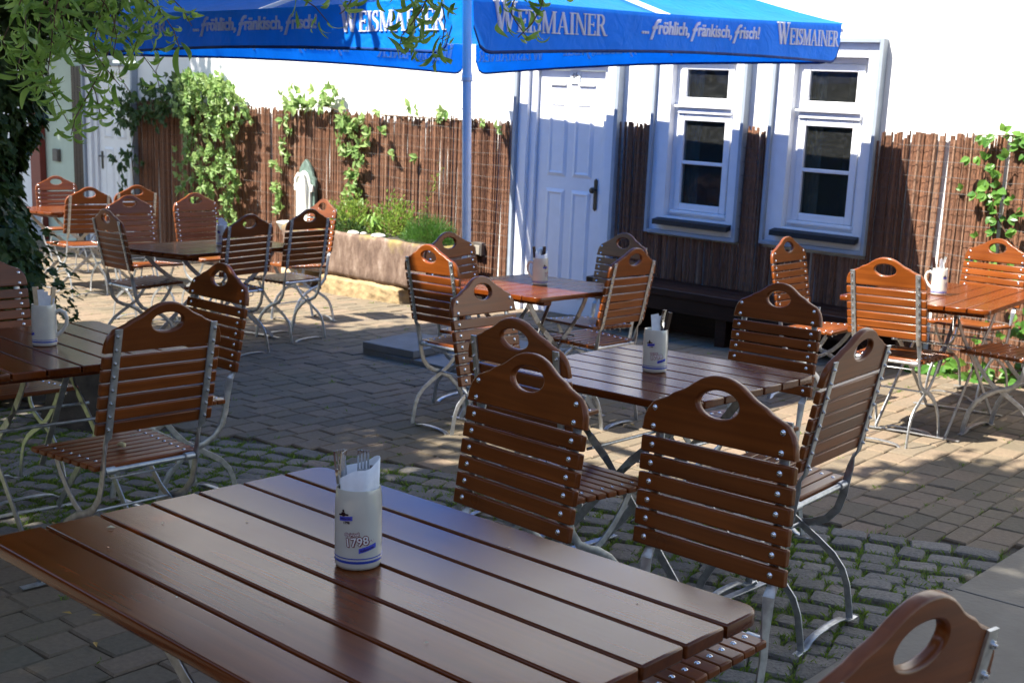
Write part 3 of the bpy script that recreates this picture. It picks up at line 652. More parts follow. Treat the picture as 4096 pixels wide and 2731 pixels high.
def paver_geo(L_, W_, h=.03, c=.006, g=.0022, rr=None):
    rr = rr or R; a, b = L_ / 2 - g, W_ / 2 - g; j = lambda: rr.uniform(-.0022, .0022)
    k = [(-a + j(), -b + j()), (a + j(), -b + j()), (a + j(), b + j()), (-a + j(), b + j())]
    dz = [rr.uniform(-.002, .0025) for _ in range(4)]
    vs = [(x, y, -h) for x, y in k] + [(x, y, -c + d) for (x, y), d in zip(k, dz)] + [(x - math.copysign(c, x), y - math.copysign(c, y), d) for (x, y), d in zip(k, dz)]
    fs = [(8, 9, 10, 11)] + [(i, (i + 1) % 4, 4 + (i + 1) % 4, 4 + i) for i in range(4)] + [(4 + i, 4 + (i + 1) % 4, 8 + (i + 1) % 4, 8 + i) for i in range(4)]
    return vs, fs
pm = {}
for i, (x, y, L_, W_) in enumerate(pav[:300]):
    key = (L_, W_, i % 5)
    if key not in pm: pm[key] = raw_mesh('paver', *paver_geo(L_, W_), M['paver'])
    link('paver', pm[key], pv, T(x, y, R.uniform(-.003, .003)) @ RZ(pang + R.uniform(-.012, .012)))
vs, fs = [], []
for x, y, L_, W_ in pav[300:]:
    v, f = paver_geo(L_, W_); a = pang + R.uniform(-.01, .01); ca, sa = math.cos(a), math.sin(a); z = R.uniform(-.003, .003); n = len(vs)
    vs += [(x + ca * p[0] - sa * p[1], y + sa * p[0] + ca * p[1], p[2] + z) for p in v]; fs += [tuple(j + n for j in q) for q in f]
finish(link('distant_pavers', raw_mesh('distant_pavers', vs, fs, M['paver']), pv), kind='stuff')
# granite setts
def sett_geo(a, b, seed):
    """one hewn sett: uneven outline, worn edge, nearly flat top"""
    rr = random.Random(seed); ring = []
    for sx, sy in ((1, 1), (-1, 1), (-1, -1), (1, -1)):
        cx, cy = a * sx * rr.uniform(.90, 1.03), b * sy * rr.uniform(.88, 1.03); k = rr.uniform(.16, .34)
        p, q, m_ = (cx, cy * (1 - k * 1.1)), (cx * (1 - k), cy), (cx * (1 - k * .28), cy * (1 - k * .30))
        ring += [p, m_, q] if sx * sy > 0 else [q, m_, p]
    n = len(ring); tx, ty = rr.uniform(-.05, .05), rr.uniform(-.05, .05); z = lambda x, y: x * tx + y * ty
    vs = [(x, y, -.035) for x, y in ring] + [(x, y, -.004 + z(x, y)) for x, y in ring] + [(x * .92, y * .91, .0035 + z(x, y) + rr.uniform(-.001, .0012)) for x, y in ring] + [(x * .62, y * .62, .0052 + z(x, y) + rr.uniform(-.0016, .0016)) for x, y in ring] + [(0, 0, .0055)]
    fs = []
    for r in range(3): fs += [(r * n + k, r * n + (k + 1) % n, (r + 1) * n + (k + 1) % n, (r + 1) * n + k) for k in range(n)]
    fs += [(3 * n + k, 3 * n + (k + 1) % n, 4 * n) for k in range(n)]
    return vs, fs
setts = []; row = 0; q = -.075
while q > -BW + .03:
    bw = R.uniform(.095, .12) if row else .11; t_ = -5.5
    while t_ < 8:
        L_ = R.uniform(.09, .15) if row else R.uniform(.13, .17); c = B0 + BD * (t_ + L_ / 2) + BNm * (q + .022 * math.sin(t_ * 2.3 + row) + R.uniform(-.008, .008))
        if seen(c.x, c.y, .12) and slab_d(c.x, c.y) < .02: setts.append((c.x, c.y, L_ / 2 - R.uniform(.000, .006), bw / 2 - R.uniform(.000, .006), row))
        t_ += L_
    q -= bw; row += 1
setts.sort(key=lambda p: p[0] ** 2 + p[1] ** 2)
bang = math.atan2(BD.y, BD.x); sm = {}
for i, (x, y, a, b, rw) in enumerate(setts[:300]):
    key = (i % 24, rw == 0)
    if key not in sm: sm[key] = raw_mesh('sett', *sett_geo(.055, .052, i), M['pinksett' if rw == 0 else 'sett'])
    link('sett', sm[key], cobs, T(x, y, R.uniform(-.006, .006)) @ RZ(bang + R.uniform(-.12, .12)) @ Matrix.Diagonal((a / .055, b / .052, 1, 1)))
vs, fs = [], []
for i, (x, y, a, b, rw) in enumerate(setts[300:]):
    v, f = sett_geo(a, b, i); t = bang + R.uniform(-.12, .12); ca, sa = math.cos(t), math.sin(t); z = R.uniform(-.006, .006); n = len(vs)
    vs += [(x + ca * p[0] - sa * p[1], y + sa * p[0] + ca * p[1], p[2] + z) for p in v]; fs += [tuple(j + n for j in q) for q in f]
if vs: finish(link('distant_setts', raw_mesh('distant_setts', vs, fs, M['sett']), cobs), kind='stuff')
# grass in the joints
vs, fs = [], []
def blade(x, y, h, sp=.012, z=-.008):
    a = R.random() * 2 * pi; n = len(vs); w_ = R.uniform(.0010, .0021); dx, dy = math.cos(a), math.sin(a); l = R.uniform(.2, 1.1) * h; b = R.random() * 2 * pi
    vs.extend([(x - dy * w_, y + dx * w_, z), (x + dy * w_, y - dx * w_, z), (x + math.cos(b) * l * .4 + dy * w_ * .7, y + math.sin(b) * l * .4 - dx * w_ * .7, z + h * .7), (x + math.cos(b) * l, y + math.sin(b) * l, z + h)]); fs.extend([(n, n + 1, n + 2), (n, n + 2, n + 3)])
for (x, y, a, b, rw) in setts:
    near = math.hypot(x, y) < 7
    dens = .5 + .5 * math.sin(x * 2.1 + 1) * math.sin(y * 2.7 + x)
    if rw == 0: dens *= .3
    for k in range(int((30 + 70 * dens + (60 if x < -.6 else 0)) if near else 14)):
        s = R.choice((0, 1)); u = R.uniform(-1, 1); sg = R.choice((-1, 1)); px_, py_ = (u * (a + .012), sg * (b + .008)) if s else (sg * (a + .009), u * (b + .012))
        blade(x + math.cos(bang) * px_ - math.sin(bang) * py_, y + math.sin(bang) * px_ + math.cos(bang) * py_, R.uniform(.010, .026))
for (x, y, L_, W_) in pav:
    if math.hypot(x, y) < 14 and R.random() < (.34 if math.hypot(x, y) < 6 else .22):
        u, sg = R.uniform(-.5, .5) * L_, R.choice((-1, 1)) * W_ / 2
        gx, gy = x + PA.x * u + PB.x * sg, y + PA.y * u + PB.y * sg
        for k in range(R.randint(4, 22)): blade(gx + R.gauss(0, .012), gy + R.gauss(0, .012), R.uniform(.006, .022))
finish(link('joint_grass', raw_mesh('joint_grass', vs, fs, M['grass'])), 'short grass and moss sprouting from the joints of the paving', 'grass', kind='stuff')
# stone flags at the lower right
fl = empty('flagstone_path', kind='structure')
sang = math.atan2(SDir.y, SDir.x)
for i in range(6):
    for j in range(3):
        L_, W_ = 1.18, .9; c = SA + SDir * (-3.55 + L_ * (i + .5) + (.4 if j % 2 else 0)) + SNm * (.005 + W_ * (j + .5))
        link('flagstone', rbox_mesh('flagstone', (L_ - .006, W_ - .006, .06), M['slate'], .004), fl, T(c.x, c.y, -.008 + R.uniform(-.002, .002)) @ RZ(sang))
# fallen leaves
lf = raw_mesh('fallen_leaf', [(-.018, 0, 0), (-.005, .006, .003), (.020, 0, .001), (-.005, -.006, .004)], [(0, 1, 2), (0, 2, 3)], M['gold'])
for i in range(46):
    x, y = R.uniform(-1.9, -.6), R.uniform(2.6, 4.9)
    if i > 34: x, y = R.uniform(-1.5, 1.6), R.uniform(3.2, 6.5)
    finish(link('fallen_leaf', lf, None, T(x, y, .010) @ RZ(R.random() * 6) @ RX(R.uniform(-.25, .25)) @ Matrix.Scale(R.uniform(.7, 1.4), 4)), 'small yellow dead leaf lying on the paving', 'leaf', 'fallen leaves')
# dark stone stump under the left table
mb = MB(); n = 18; prof = [(0, .34), (.08, .32), (.22, .29), (.36, .27), (.44, .26), (.47, .22)]; rs = []
for z, r in prof: rs.append([Vector((r * (1 + .08 * math.sin(3 * k + z * 7) + .05 * math.sin(7 * k)) * math.cos(2 * pi * k / n), r * (1 + .07 * math.cos(4 * k + z * 5)) * math.sin(2 * pi * k / n), z)) for k in range(n)])
mb.rings(rs); finish(mb.build('tree_stump', M['bark'], None, T(-2.12, 6.25, -.02), 60), 'dark rough tree stump behind the left table', 'stump')
# ------------------------------------------------------------------ the wall and all that is fixed to it
O_ = Vector((.12077, 11.00412, 0)); V_ = Vector((.01915, -.04842, .99864)); E_ = (Vector((.76866, -.63836, -.04064)) + V_ * .0167).normalized(); N_ = V_.cross(E_).normalized()
WM = Matrix(((E_.x, N_.x, V_.x, O_.x), (E_.y, N_.y, V_.y, O_.y), (E_.z, N_.z, V_.z, O_.z), (0, 0, 0, 1)))     # local: x along the wall, y into it, z up
def wempty(name, u, v=0, wd=0, **k): return empty(name, WM @ T(u, wd, v), **k)
def wbox(mb, u0, u1, v0, v1, y0, y1): return mb.box(((u0 + u1) / 2, (y0 + y1) / 2, (v0 + v1) / 2), (u1 - u0, y1 - y0, v1 - v0))
def wpiece(name, u0, u1, v0, v1, y0, y1, mat, parent, r=.003):
    me = rbox_mesh(name, (u1 - u0, y1 - y0, v1 - v0), mat, min(r, (y1 - y0) * .3, (u1 - u0) * .3, (v1 - v0) * .3), 2); return link(name, me, parent, T((u0 + u1) / 2, (y0 + y1) / 2, (v0 + v1) / 2))
WINS = [(1.285, 2.145), (2.355, 3.215)]; VB, VT = .838, 2.395; VB2 = .848
DOORU = (-.18, .956)
hole_w = [(1.32, 2.11, VB + .035, VT - .035), (2.39, 3.18, VB2 + .035, VT - .035), (-.145, .921, -.3, 2.26), (-7.25, -6.19, -.3, 2.11)]
# plaster with openings left free: built from blocks round the holes
wl = empty('house_wall', WM, label='white plastered house wall above the bark fence', cat='wall')
us = sorted({-7.34, 9.0} | {u for h in hole_w for u in h[:2]})
for a, b in zip(us, us[1:]):
    hs = [h for h in hole_w if h[0] <= a + 1e-6 and h[1] >= b - 1e-6]
    segs = [(-.5, 5.2)] if not hs else [(-.5, hs[0][2]), (hs[0][3], 5.2)]
    for v0, v1 in segs:
        if v1 - v0 > .02: mb = MB(); wbox(mb, a, b, v0, v1, 0, .35); mb.build('plaster', M['plaster'], wl, None, 0)
mb = MB(); wbox(mb, -11.5, -7.34, -.5, 5.2, .002, .35); finish(mb.build('green_house_wall', M['greenwall'], None, WM, 0), 'pale green plastered house wall at the far left', 'wall')
def ring_pieces(name, u0, u1, v0, v1, t, y0, y1, mat, par, bottom=True):
    wpiece(name, u0, u0 + t, v0, v1, y0, y1, mat, par); wpiece(name, u1 - t, u1, v0, v1, y0, y1, mat, par)
    wpiece(name, u0 + t, u1 - t, v1 - t, v1, y0, y1, mat, par)
    if bottom: wpiece(name, u0 + t, u1 - t, v0, v0 + t, y0, y1, mat, par)
def window(u0, vb, lab):
    w_ = .86; t = wempty('window', u0, 0, label=lab, cat='window', group='tall white windows in the house wall')
    ring_pieces('grey_trim', 0, w_, vb, VT, .030, -.085, .0, M['grey'], t)
    ru0, ru1, rv0, rv1 = .165, .745, vb + .145, 2.262
    ci = (.030, w_ - .030, vb + .030, VT - .030)
    for a in ((ci[0], ru0, ci[2], ci[3]), (ru1, ci[1], ci[2], ci[3]), (ru0, ru1, rv1, ci[3]), (ru0, ru1, ci[2], rv0)): wpiece('casing', *a, -.050, .10, M['white'], t, .002)
    fr = ring_pieces('frame', ru0, ru1, rv0, rv1, .045, .02, .09, M['white'], t)
    wpiece('transom', ru0 + .045, ru1 - .045, 1.815, 1.885, -.005, .09, M['white'], t)
    wpiece('transom_moulding', ru0 + .02, ru1 - .02, 1.862, 1.880, -.026, -.006, M['white'], t)
    for v0, v1, bars in ((1.887, rv1 - .047, ()), (vb + .20, 1.813, (.5,))):
        s0, s1 = ru0 + .047, ru1 - .047
        sa = empty('sash'); sa.parent = t
        for b in ((s0, s0 + .055, v0, v1), (s1 - .055, s1, v0, v1), (s0 + .055, s1 - .055, v1 - .055, v1), (s0 + .055, s1 - .055, v0, v0 + .055)): wpiece('rail', *b, .010, .07, M['white'], sa, .006)
        gv0, gv1 = v0 + .055, v1 - .055; cuts = [gv0] + [gv0 + (gv1 - gv0) * k for k in bars] + [gv1]
        for k in bars: c = gv0 + (gv1 - gv0) * k; wpiece('glazing_bar', s0 + .055, s1 - .055, c - .014, c + .014, .012, .06, M['white'], sa, .005)
        for a, b in zip(cuts, cuts[1:]):
            mb = MB(); wbox(mb, s0 + .05, s1 - .05, a + (.012 if a != gv0 else -.004), b - (.012 if b != gv1 else -.004), .036, .040); mb.build('pane', M['glass'], sa, None, 0)
    wpiece('drip_moulding', ru0 + .03, ru1 - .03, vb + .172, vb + .198, -.018, .03, M['white'], t, .006)
    mb = MB(); mb.v = [(ru0 - .06, -.125, vb + .078), (ru1 + .06, -.125, vb + .078), (ru1 + .06, -.125, vb + .118), (ru0 - .06, -.125, vb + .118), (ru0 - .05, .02, vb + .143), (ru1 + .05, .02, vb + .143), (ru1 + .05, .02, vb + .10), (ru0 - .05, .02, vb + .10)]
    mb.f = [(0, 1, 2, 3), (3, 2, 5, 4), (4, 5, 6, 7), (7, 6, 1, 0), (0, 3, 4, 7), (1, 6, 5, 2)]; mb.build('sill', M['sill'], t, None, 0)
    rm = MB(); a, b, c, d = ru0 + .01, ru1 - .01, rv0 + .01, rv1 - .01
    rm.add([(a, .1, c), (b, .1, c), (b, .1, d), (a, .1, d), (a, .9, c), (b, .9, c), (b, .9, d), (a, .9, d)], [(4, 5, 6, 7), (0, 4, 7, 3), (1, 2, 6, 5), (3, 7, 6, 2), (0, 1, 5, 4)]); rm.build('room_lining', M['room'], t, None, 0)
    cu = MB(); 
    for k in range(9): cu.add([(ru0 + .06 + .014 * k, .13 + .012 * (k % 2), rv0), (ru0 + .074 + .014 * k, .13 + .012 * ((k + 1) % 2), rv0), (ru0 + .074 + .014 * k, .13 + .012 * ((k + 1) % 2), rv1), (ru0 + .06 + .014 * k, .13 + .012 * (k % 2), rv1)], [(0, 1, 2, 3)])
    cu.build('curtain', M['curtain'], t, None, 0)
window(1.285, VB, 'white window with grey trim, left one, nearer the door'); window(2.355, VB2, 'white window with grey trim, right one, beside the sunlit fence')
def bevel_panel(name, u0, u1, v0, v1, y, par, d=.014, b=.03):
    mb = MB(); o = [(u0, v0), (u1, v0), (u1, v1), (u0, v1)]; i = [(u0 + b, v0 + b), (u1 - b, v0 + b), (u1 - b, v1 - b), (u0 + b, v1 - b)]; ii = [(u0 + b * 1.6, v0 + b * 1.6), (u1 - b * 1.6, v0 + b * 1.6), (u1 - b * 1.6, v1 - b * 1.6), (u0 + b * 1.6, v1 - b * 1.6)]
    vs = [(x, y - .001, z) for x, z in o] + [(x, y - d, z) for x, z in i] + [(x, y - d * .35, z) for x, z in ii]; fs = [(8, 9, 10, 11)]
    for k in range(4): l = (k + 1) % 4; fs += [(k, l, 4 + l, 4 + k), (4 + k, 4 + l, 8 + l, 8 + k)]
    return mb.add(vs, fs).build(name, M['white'], par, None, 0)
def door(u0, u1, top, lab, hand, plate_style):
    w_ = u1 - u0; t = wempty('panelled_door', u0, 0, label=lab, cat='door', group='white panelled house doors')
    wpiece('grey_trim', 0, .036, -.2, top, -.085, 0, M['grey'], t); wpiece('grey_trim', w_ - .036, w_, -.2, top, -.085, 0, M['grey'], t); wpiece('grey_trim', .036, w_ - .036, top - .036, top, -.085, 0, M['grey'], t)
    wpiece('casing', .036, .14, -.2, top - .036, -.050, .10, M['white'], t); wpiece('casing', w_ - .14, w_ - .036, -.2, top - .036, -.050, .10, M['white'], t); wpiece('casing', .14, w_ - .14, top - .12, top - .036, -.050, .10, M['white'], t)
    wpiece('casing_step', .14, .215, -.2, top - .12, -.012, .10, M['white'], t); wpiece('casing_step', w_ - .19, w_ - .14, -.2, top - .12, -.012, .10, M['white'], t); wpiece('casing_step', .215, w_ - .19, top - .165, top - .12, -.012, .10, M['white'], t)
    l0, l1, lt = .218, w_ - .193, top - .168
    lf_ = wpiece('door_leaf', l0, l1, -.02, lt, .022, .075, M['white'], t); off = lf_.matrix_basis.inverted()
    lw = l1 - l0; mid = (l0 + l1) / 2; y = .022
    cols_ = ((l0 + .115, mid - .035), (mid + .035, l1 - .115))
    for a, b in cols_:
        bevel_panel('panel', a, b, .16, 1.12, y, t); bevel_panel('panel', a, b, 1.23, lt - .26, y, t)
    for a, b in ((l0 + .12, mid - .07), (mid + .07, l1 - .12)): wpiece('panel_moulding', a, b, lt - .13, lt - .105, y - .016, y + .001, M['white'], t)
    wpiece('threshold', .14, w_ - .14, -.2, -.02, -.02, .09, M['concrete'], t)
    hu = l1 - .062 if hand > 0 else l0 + .062
    hd = empty('door_handle'); hd.parent = t
    po = [(-.018, -.125), (0, -.14), (.018, -.125), (.018, .125), (0, .14), (-.018, .125)] if plate_style == 0 else [(-.02, -.11), (.02, -.11), (.02, .11), (-.02, .11)]
    link('handle_plate', plate_mesh('handle_plate', po, .008, M['iron'], .002), hd, T(hu, y - .005, 1.10 if plate_style == 0 else .95))
    if plate_style == 0:
        mb = MB(); mb.lathe([(.008, 0), (.008, .025), (.022, .03), (.028, .042), (.024, .055), (.0001, .06)], 16); mb.xf(T(hu - .002, y - .009, 1.14) @ RX(pi / 2)); mb.build('knob', M['iron'], hd)
    else:
        MB().tube([(hu, y - .005, 1.0), (hu, y - .05, 1.0), (hu - hand * .02 + .0, y - .055, 1.0), (hu - .11 * (1 if hand > 0 else -1) * -1 * -1, y - .055, 1.0)], .009, 8).build('lever', M['iron'], hd)
    return t, l0, l1, lt
dt, l0, l1, lt = door(*DOORU, 2.31, 'tall white panelled door with grey trim and bicycle sign in the middle of the wall', 1, 0)
door(-7.29, -6.155, 2.15, 'white panelled door behind the creeper at the far left', -1, 1)
# bicycle sign
sg = wempty('bicycle_sign', -.18 + .585, 2.085, .006, label='small white bicycle sign at the top of the middle door', cat='sign')
wpiece('plate', -.052, .052, -.062, .062, -.004, .0, plain('sign_enamel', (.72, .78, .80), .4, 0, .03, 20), sg, .001)
mb = MB()
def ringy(cx, cz, r, n=16): mb.tube([(cx + r * math.cos(2 * pi * k / n), -.006, cz + r * math.sin(2 * pi * k / n)) for k in range(n + 1)], .0022, 4, False)
def ln(*p): mb.tube([(a, -.006, b) for a, b in p], .0022, 4)
ringy(-.026, -.006, .017); ringy(.026, -.006, .017); ln((-.026, -.006), (-.014, .022), (.014, .022), (.026, -.006)); ln((-.014, .022), (-.004, -.006), (.014, .022)); ln((-.026, -.006), (-.004, -.006)); ln((-.014, .022), (-.016, .03), (-.022, .03)); ln((.014, .022), (.012, .032), (.02, .034))
mb.build('bicycle_symbol', M['print_dark'], sg, None, 0)
# far left: red post, dark boards, another white door, meter box, lamp bracket
rp = wempty('red_post', -8.47, 0, label='red brown painted post between the far left white door and the green wall', cat='post')
wpiece('shaft', -.125, .125, -.3, 3.6, -.09, -.002, M['red'], rp); wpiece('plinth', -.14, .14, -.3, .12, -.11, -.091, M['grey'], rp)
db = wempty('dark_shutter', -7.46, 0, label='dark brown boarded shutter standing beside the far left panelled door', cat='shutter')
for k in range(3): wpiece('board', -.115 + .077 * k, -.115 + .077 * k + .074, -.2, 2.1, -.05, -.002, M['bench'], db)
mbx = wempty('meter_box', -8.06, .95, label='small grey brown meter box on the pale green wall', cat='box'); wpiece('housing', -.075, .075, -.08, .08, -.04, -.001, plain('box_paint', (.12, .10, .085), .6), mbx); wpiece('cover', -.06, .06, -.065, .065, -.048, -.0405, plain('box_cover', (.15, .13, .11), .6), mbx)
wd = wempty('white_gate', -9.35, 0, label='white boarded door half hidden behind the ivy at the left edge', cat='door')
for k in range(6): wpiece('board', -.75 + .245 * k, -.75 + .245 * k + .24, -.2, 2.6, -.045, -.003, M['white'], wd)
wpiece('cross_rail', -.72, .70, .98, 1.06, -.07, -.046, M['white'], wd); wpiece('latch', .52, .72, .96, 1.10, -.10, -.071, M['grey'], wd)
MB().tube([(-.2, -.085, 1.10), (.3, -.085, 1.05), (.55, -.085, 1.03)], .010, 6).build('latch_bar', M['iron'], wd)
# ------------------------------------------------------------------ bark stick fence
ftop = [(-6.15, 1.645), (-4.0, 1.65), (-2.2, 1.66), (-.47, 1.668), (.956, 1.722), (2.2, 1.74), (3.22, 1.765), (4.3, 1.80), (6.5, 1.84)]
def top_at(u):
    for (a, x), (b, y) in zip(ftop, ftop[1:]):
        if a <= u <= b: return x + (y - x) * (u - a) / (b - a)
    return ftop[-1][1]
fn = empty('bark_fence', WM, label='rust brown fence of bark sticks wired together along the house wall', cat='fence')
sticks = []; u = -6.14
while u < 6.4:
    wdt = R.choice((.012, .016, .022, .028, .038)) if u < 2.2 else R.choice((.014, .02, .028, .036, .046)); c = u + wdt / 2
    hi = top_at(c) + R.gauss(0, .014) - (R.uniform(.03, .09) if R.random() < .06 else 0)
    if DOORU[0] - .004 < c < DOORU[1] + .004: pass
    else:
        for i, (a, b) in enumerate(WINS):
            if a - .004 < c < b + .004: hi = (VB, VB2)[i] - .004
        if R.random() > .02: sticks.append((c, wdt, hi))
    u += wdt * R.uniform(.66, .86)
def stick_geo(c, wdt, hi, lo=-.32):
    d = R.uniform(.005, .016); y = -.032 + R.uniform(-.006, .006); k = 5; rs = []
    lean = R.gauss(0, .014); bow = R.gauss(0, .006)
    for i in range(k):
        t = i / (k - 1); z = lo + (hi - lo) * t; x = c + lean * (t - .5) + bow * math.sin(t * pi) + R.uniform(-.003, .003); yy = y + R.uniform(-.004, .004); s = wdt / 2 * R.uniform(.86, 1.06)
        rs.append([(x - s, yy, z), (x - s * .55, yy - d * .8, z), (x + s * .35, yy - d, z), (x + s, yy - d * .1, z), (x, yy + .006, z)])
    vs = [p for r in rs for p in r]; fs = []
    for i in range(k - 1):
        for j in range(5): l = (j + 1) % 5; fs.append((i * 5 + j, i * 5 + l, i * 5 + 5 + l, i * 5 + 5 + j))
    fs.append(tuple(range((k - 1) * 5, k * 5))); return vs, fs
indiv = set(id(s) for s in sorted(sticks, key=lambda s: abs(s[0] - 4.5))[:290])
vs, fs = [], []; smesh = {}
for s in sticks:
    if id(s) in indiv:
        hh = s[2] + .32; kk = (s[1], R.randint(0, 5))
        if kk not in smesh: smesh[kk] = raw_mesh('stick', *stick_geo(0, s[1], 1.9, 0), M['stick'])
        link('stick', smesh[kk], fn, T(s[0], R.uniform(-.003, .003), -.32) @ Matrix.Diagonal((1, 1, hh / 1.9, 1)))
    else:
        v, f = stick_geo(*s); n = len(vs); vs += v; fs += [tuple(j + n for j in q) for q in f]
finish(link('distant_sticks', raw_mesh('distant_sticks', vs, fs, M['stick']), fn), kind='stuff')
for seg in ((-6.14, -.19), (.962, 1.28), (2.15, 2.35), (3.22, 6.4)):
    v = .12
    while v < top_at(seg[0]) - .03:
        n = max(2, int((seg[1] - seg[0]) / .08)); MB().tube([(seg[0] + (seg[1] - seg[0]) * k / n, -.062 + R.uniform(-.004, .003), v + .004 * math.sin(k * .9 + v * 9) + R.uniform(-.002, .002)) for k in range(n + 1)], .0016, 4).build('wire', M['wire'], fn, None, 0); v += .105
ob = wempty('socket_box', -.55, .50, -.075, label='small dark socket box set into the fence left of the door', cat='box'); wpiece('housing', -.055, .055, -.06, .06, -.02, .05, plain('socket_plastic', (.09, .08, .07), .5), ob); wpiece('lid', -.028, .035, -.05, .035, -.028, -.0205, plain('socket_lid', (.30, .27, .22), .5), ob)
# wall bench
bn = wempty('wall_bench', 1.0, 0, label='dark brown stained plank bench along the wall below the windows', cat='bench')
for k in range(3): wpiece('seat_plank', .04, 2.55, .415, .475, -.52 + .145 * k, -.52 + .145 * k + .14, M['bench'], bn, .006)
wpiece('front_rail', .06, 2.53, .30, .412, -.505, -.465, M['bench'], bn)
for k in (.15, 1.25, 2.35): wpiece('support', k, k + .09, -.15, .41, -.46, -.10, M['bench'], bn)
wpiece('back_board', .06, 2.53, -.1, .40, -.095, -.075, M['bench'], bn)
# ------------------------------------------------------------------ parasol
PX, PY = -.322, 8.44; HS = 1.815; ZB = 2.02; VH = .262
zax = Vector((-.020, -.033, 1)).normalized(); xax = Vector((math.cos(pi / 4 + .033), math.sin(pi / 4 + .033), 0)); xax = (xax - zax * xax.dot(zax)).normalized(); yax = zax.cross(xax)
PM = Matrix(((xax.x, yax.x, zax.x, PX), (xax.y, yax.y, zax.y, PY), (xax.z, yax.z, zax.z, 0), (0, 0, 0, 1)))
ps_ = empty('parasol', PM, label='large square blue parasol printed with white brewery lettering', cat='parasol')
MB().lathe([(.032, -.02), (.032, 1.35), (.0315, 1.352), (.0315, 3.0), (.015, 3.06), (.0001, 3.07)], 20).build('pole', M['pole'], ps_)
MB().lathe([(.0325, 1.90), (.037, 1.905), (.037, 1.93), (.0325, 1.935)], 20).build('pole_collar', M['pole'], ps_)
def warp(vs, s):
    c, d = math.cos(s * pi / 2), math.sin(s * pi / 2); o = []
    for p in vs:
        x, y = c * p[0] - d * p[1], d * p[0] + c * p[1]; o.append((p[0], p[1], p[2] - .028 * x * y / HS ** 2))
    return o
ED, AP = ZB + VH, ZB + VH + .78
n = 16
for s in range(4):
    vs, fs = [], []
    for i in range(n + 1):
        f = i / n
        for j in range(n + 1):
            g = j / n * 2 - 1; r = HS * f; sag = -.10 * math.sin(f * pi) * (1 - g * g) * .8 - .055 * f * (1 - g * g)
            z = ED + (AP - ED) * (1 - f) ** 1.12 + sag * (1 if f < 1 else .35) + (.0 if f < 1 else 0)
            vs.append((r, g * r, z))
    for i in range(n):
        for j in range(n): a = i * (n + 1) + j; fs.append((a, a + 1, a + n + 2, a + n + 1))
    link('canopy_panel', raw_mesh('canopy_panel', warp(vs, s), fs, M['blue_cloth'], True), ps_, RZ(s * pi / 2))
bw = brand_word(); sg_ = slogan()
def flat_solid(parts, th):
    V, F = [], []
    for v, f in parts:
        v2, f2 = solid(v, f, th); k = len(V); V += v2; F += [tuple(q + k for q in x) for x in f2]
    return V, F
for s in range(4):
    vs, fs, hv, hf = [], [], [], []; m = 88; a0 = HS - .068
    def edge_z(x): return ED - .055 * (1 - (x / HS) ** 2) * .35
    def wav(x, q): return .006 * math.sin(x * 5 + s) * q + .003 * math.sin(x * 17 + 2 * s) * q
    for i in range(m + 1):
        x = -a0 + 2 * a0 * i / m; e = min(x + a0, a0 - x); rr = .12; dz = 0 if e > rr else rr - math.sqrt(max(0, rr * rr - (rr - e) ** 2))
        up = .035 * math.sin(pi * (x + a0) / (2 * a0))
        zb = ZB + dz + up
        for k in range(6):
            q = k / 5; z = edge_z(x) + (zb - edge_z(x)) * q; vs.append((HS + .004 + wav(x, q), x, z))
        hv += [(HS + .004 + wav(x, 1), x, zb + .012), (HS + .0065 + wav(x, 1), x, zb + .012), (HS + .0065 + wav(x, 1), x, zb - .004), (HS + .0015 + wav(x, 1), x, zb - .004), (HS + .0015 + wav(x, 1), x, zb + .012)]
    for i in range(m):
        for k in range(5): a = i * 6 + k; fs.append((a, a + 1, a + 7, a + 6))
        for k in range(4): a = i * 5 + k; hf.append((a, a + 1, a + 6, a + 5))
    va = link('valance', raw_mesh('valance', warp(vs, s), fs, M['blue_cloth'], True), ps_, RZ(s * pi / 2))
    link('hem', raw_mesh('hem', warp(hv, s), hf, M['hem'], True), va)
    W_ = 2 * a0
    # read from outside with x to the right: local -y ... +y runs left to right seen from +x
    for name, g, x0, x1, zb, h in (('brand_lettering', bw, .055, .293, .088, .145), ('slogan_lettering', sg_, .375, .70, .112, None), ('brand_lettering', bw, .755, .972, .088, .135)):
        v, f = g; v = fit(v, (x1 - x0) * 2 * HS, h)
        V, F = solid(v, f, .014)
        V = [(HS + .004 + wav(-HS + x0 * 2 * HS + p.x, .6) + p.z, -HS + x0 * 2 * HS + p.x, ZB + zb + .02 + p.y) for p in V]
        link(name, raw_mesh(name, warp(V, s), F, M['lettering']), va)
for k in range(8):
    a = k * pi / 4; L_ = HS * (1 / max(abs(math.cos(a)), abs(math.sin(a)))) - .02
    MB().bar([Vector((.03 * math.cos(a), .03 * math.sin(a), AP - .06)), Vector((L_ * math.cos(a) * .5, L_ * math.sin(a) * .5, (AP + ED) / 2 - .13)), Vector((L_ * math.cos(a), L_ * math.sin(a), ED - .02 - (.04 if k % 2 == 0 else 0)))], Vector((-math.sin(a), math.cos(a), 0)), .016, .022).build('rib', M['pole'], ps_)
for sx in (-1, 1): MB().tube([(sx * .02, sx * -.02, 1.97), (sx * .032, sx * -.032, 1.85), (sx * .055, sx * -.055, 1.735), (sx * .045, sx * -.045, 1.72), (sx * .02, sx * -.02, 1.715)], .003, 5).build('wire_hook', M['steel'], ps_)
bs = empty('paving_weight', PM, label='grey concrete slabs weighing down the foot of the parasol pole', cat='slabs')
for i, (x, y) in enumerate(((-.265, -.265), (.265, -.265), (.265, .265), (-.265, .265))): link('slab', rbox_mesh('slab', (.50, .50, .05), M['concrete'], .004), bs, T(x, y, .028 + (.052 if i == 3 else 0)) @ RZ(.02 * i))
link('slab', rbox_mesh('slab', (.50, .50, .05), M['concrete'], .004), bs, T(-.265, .265, .026))
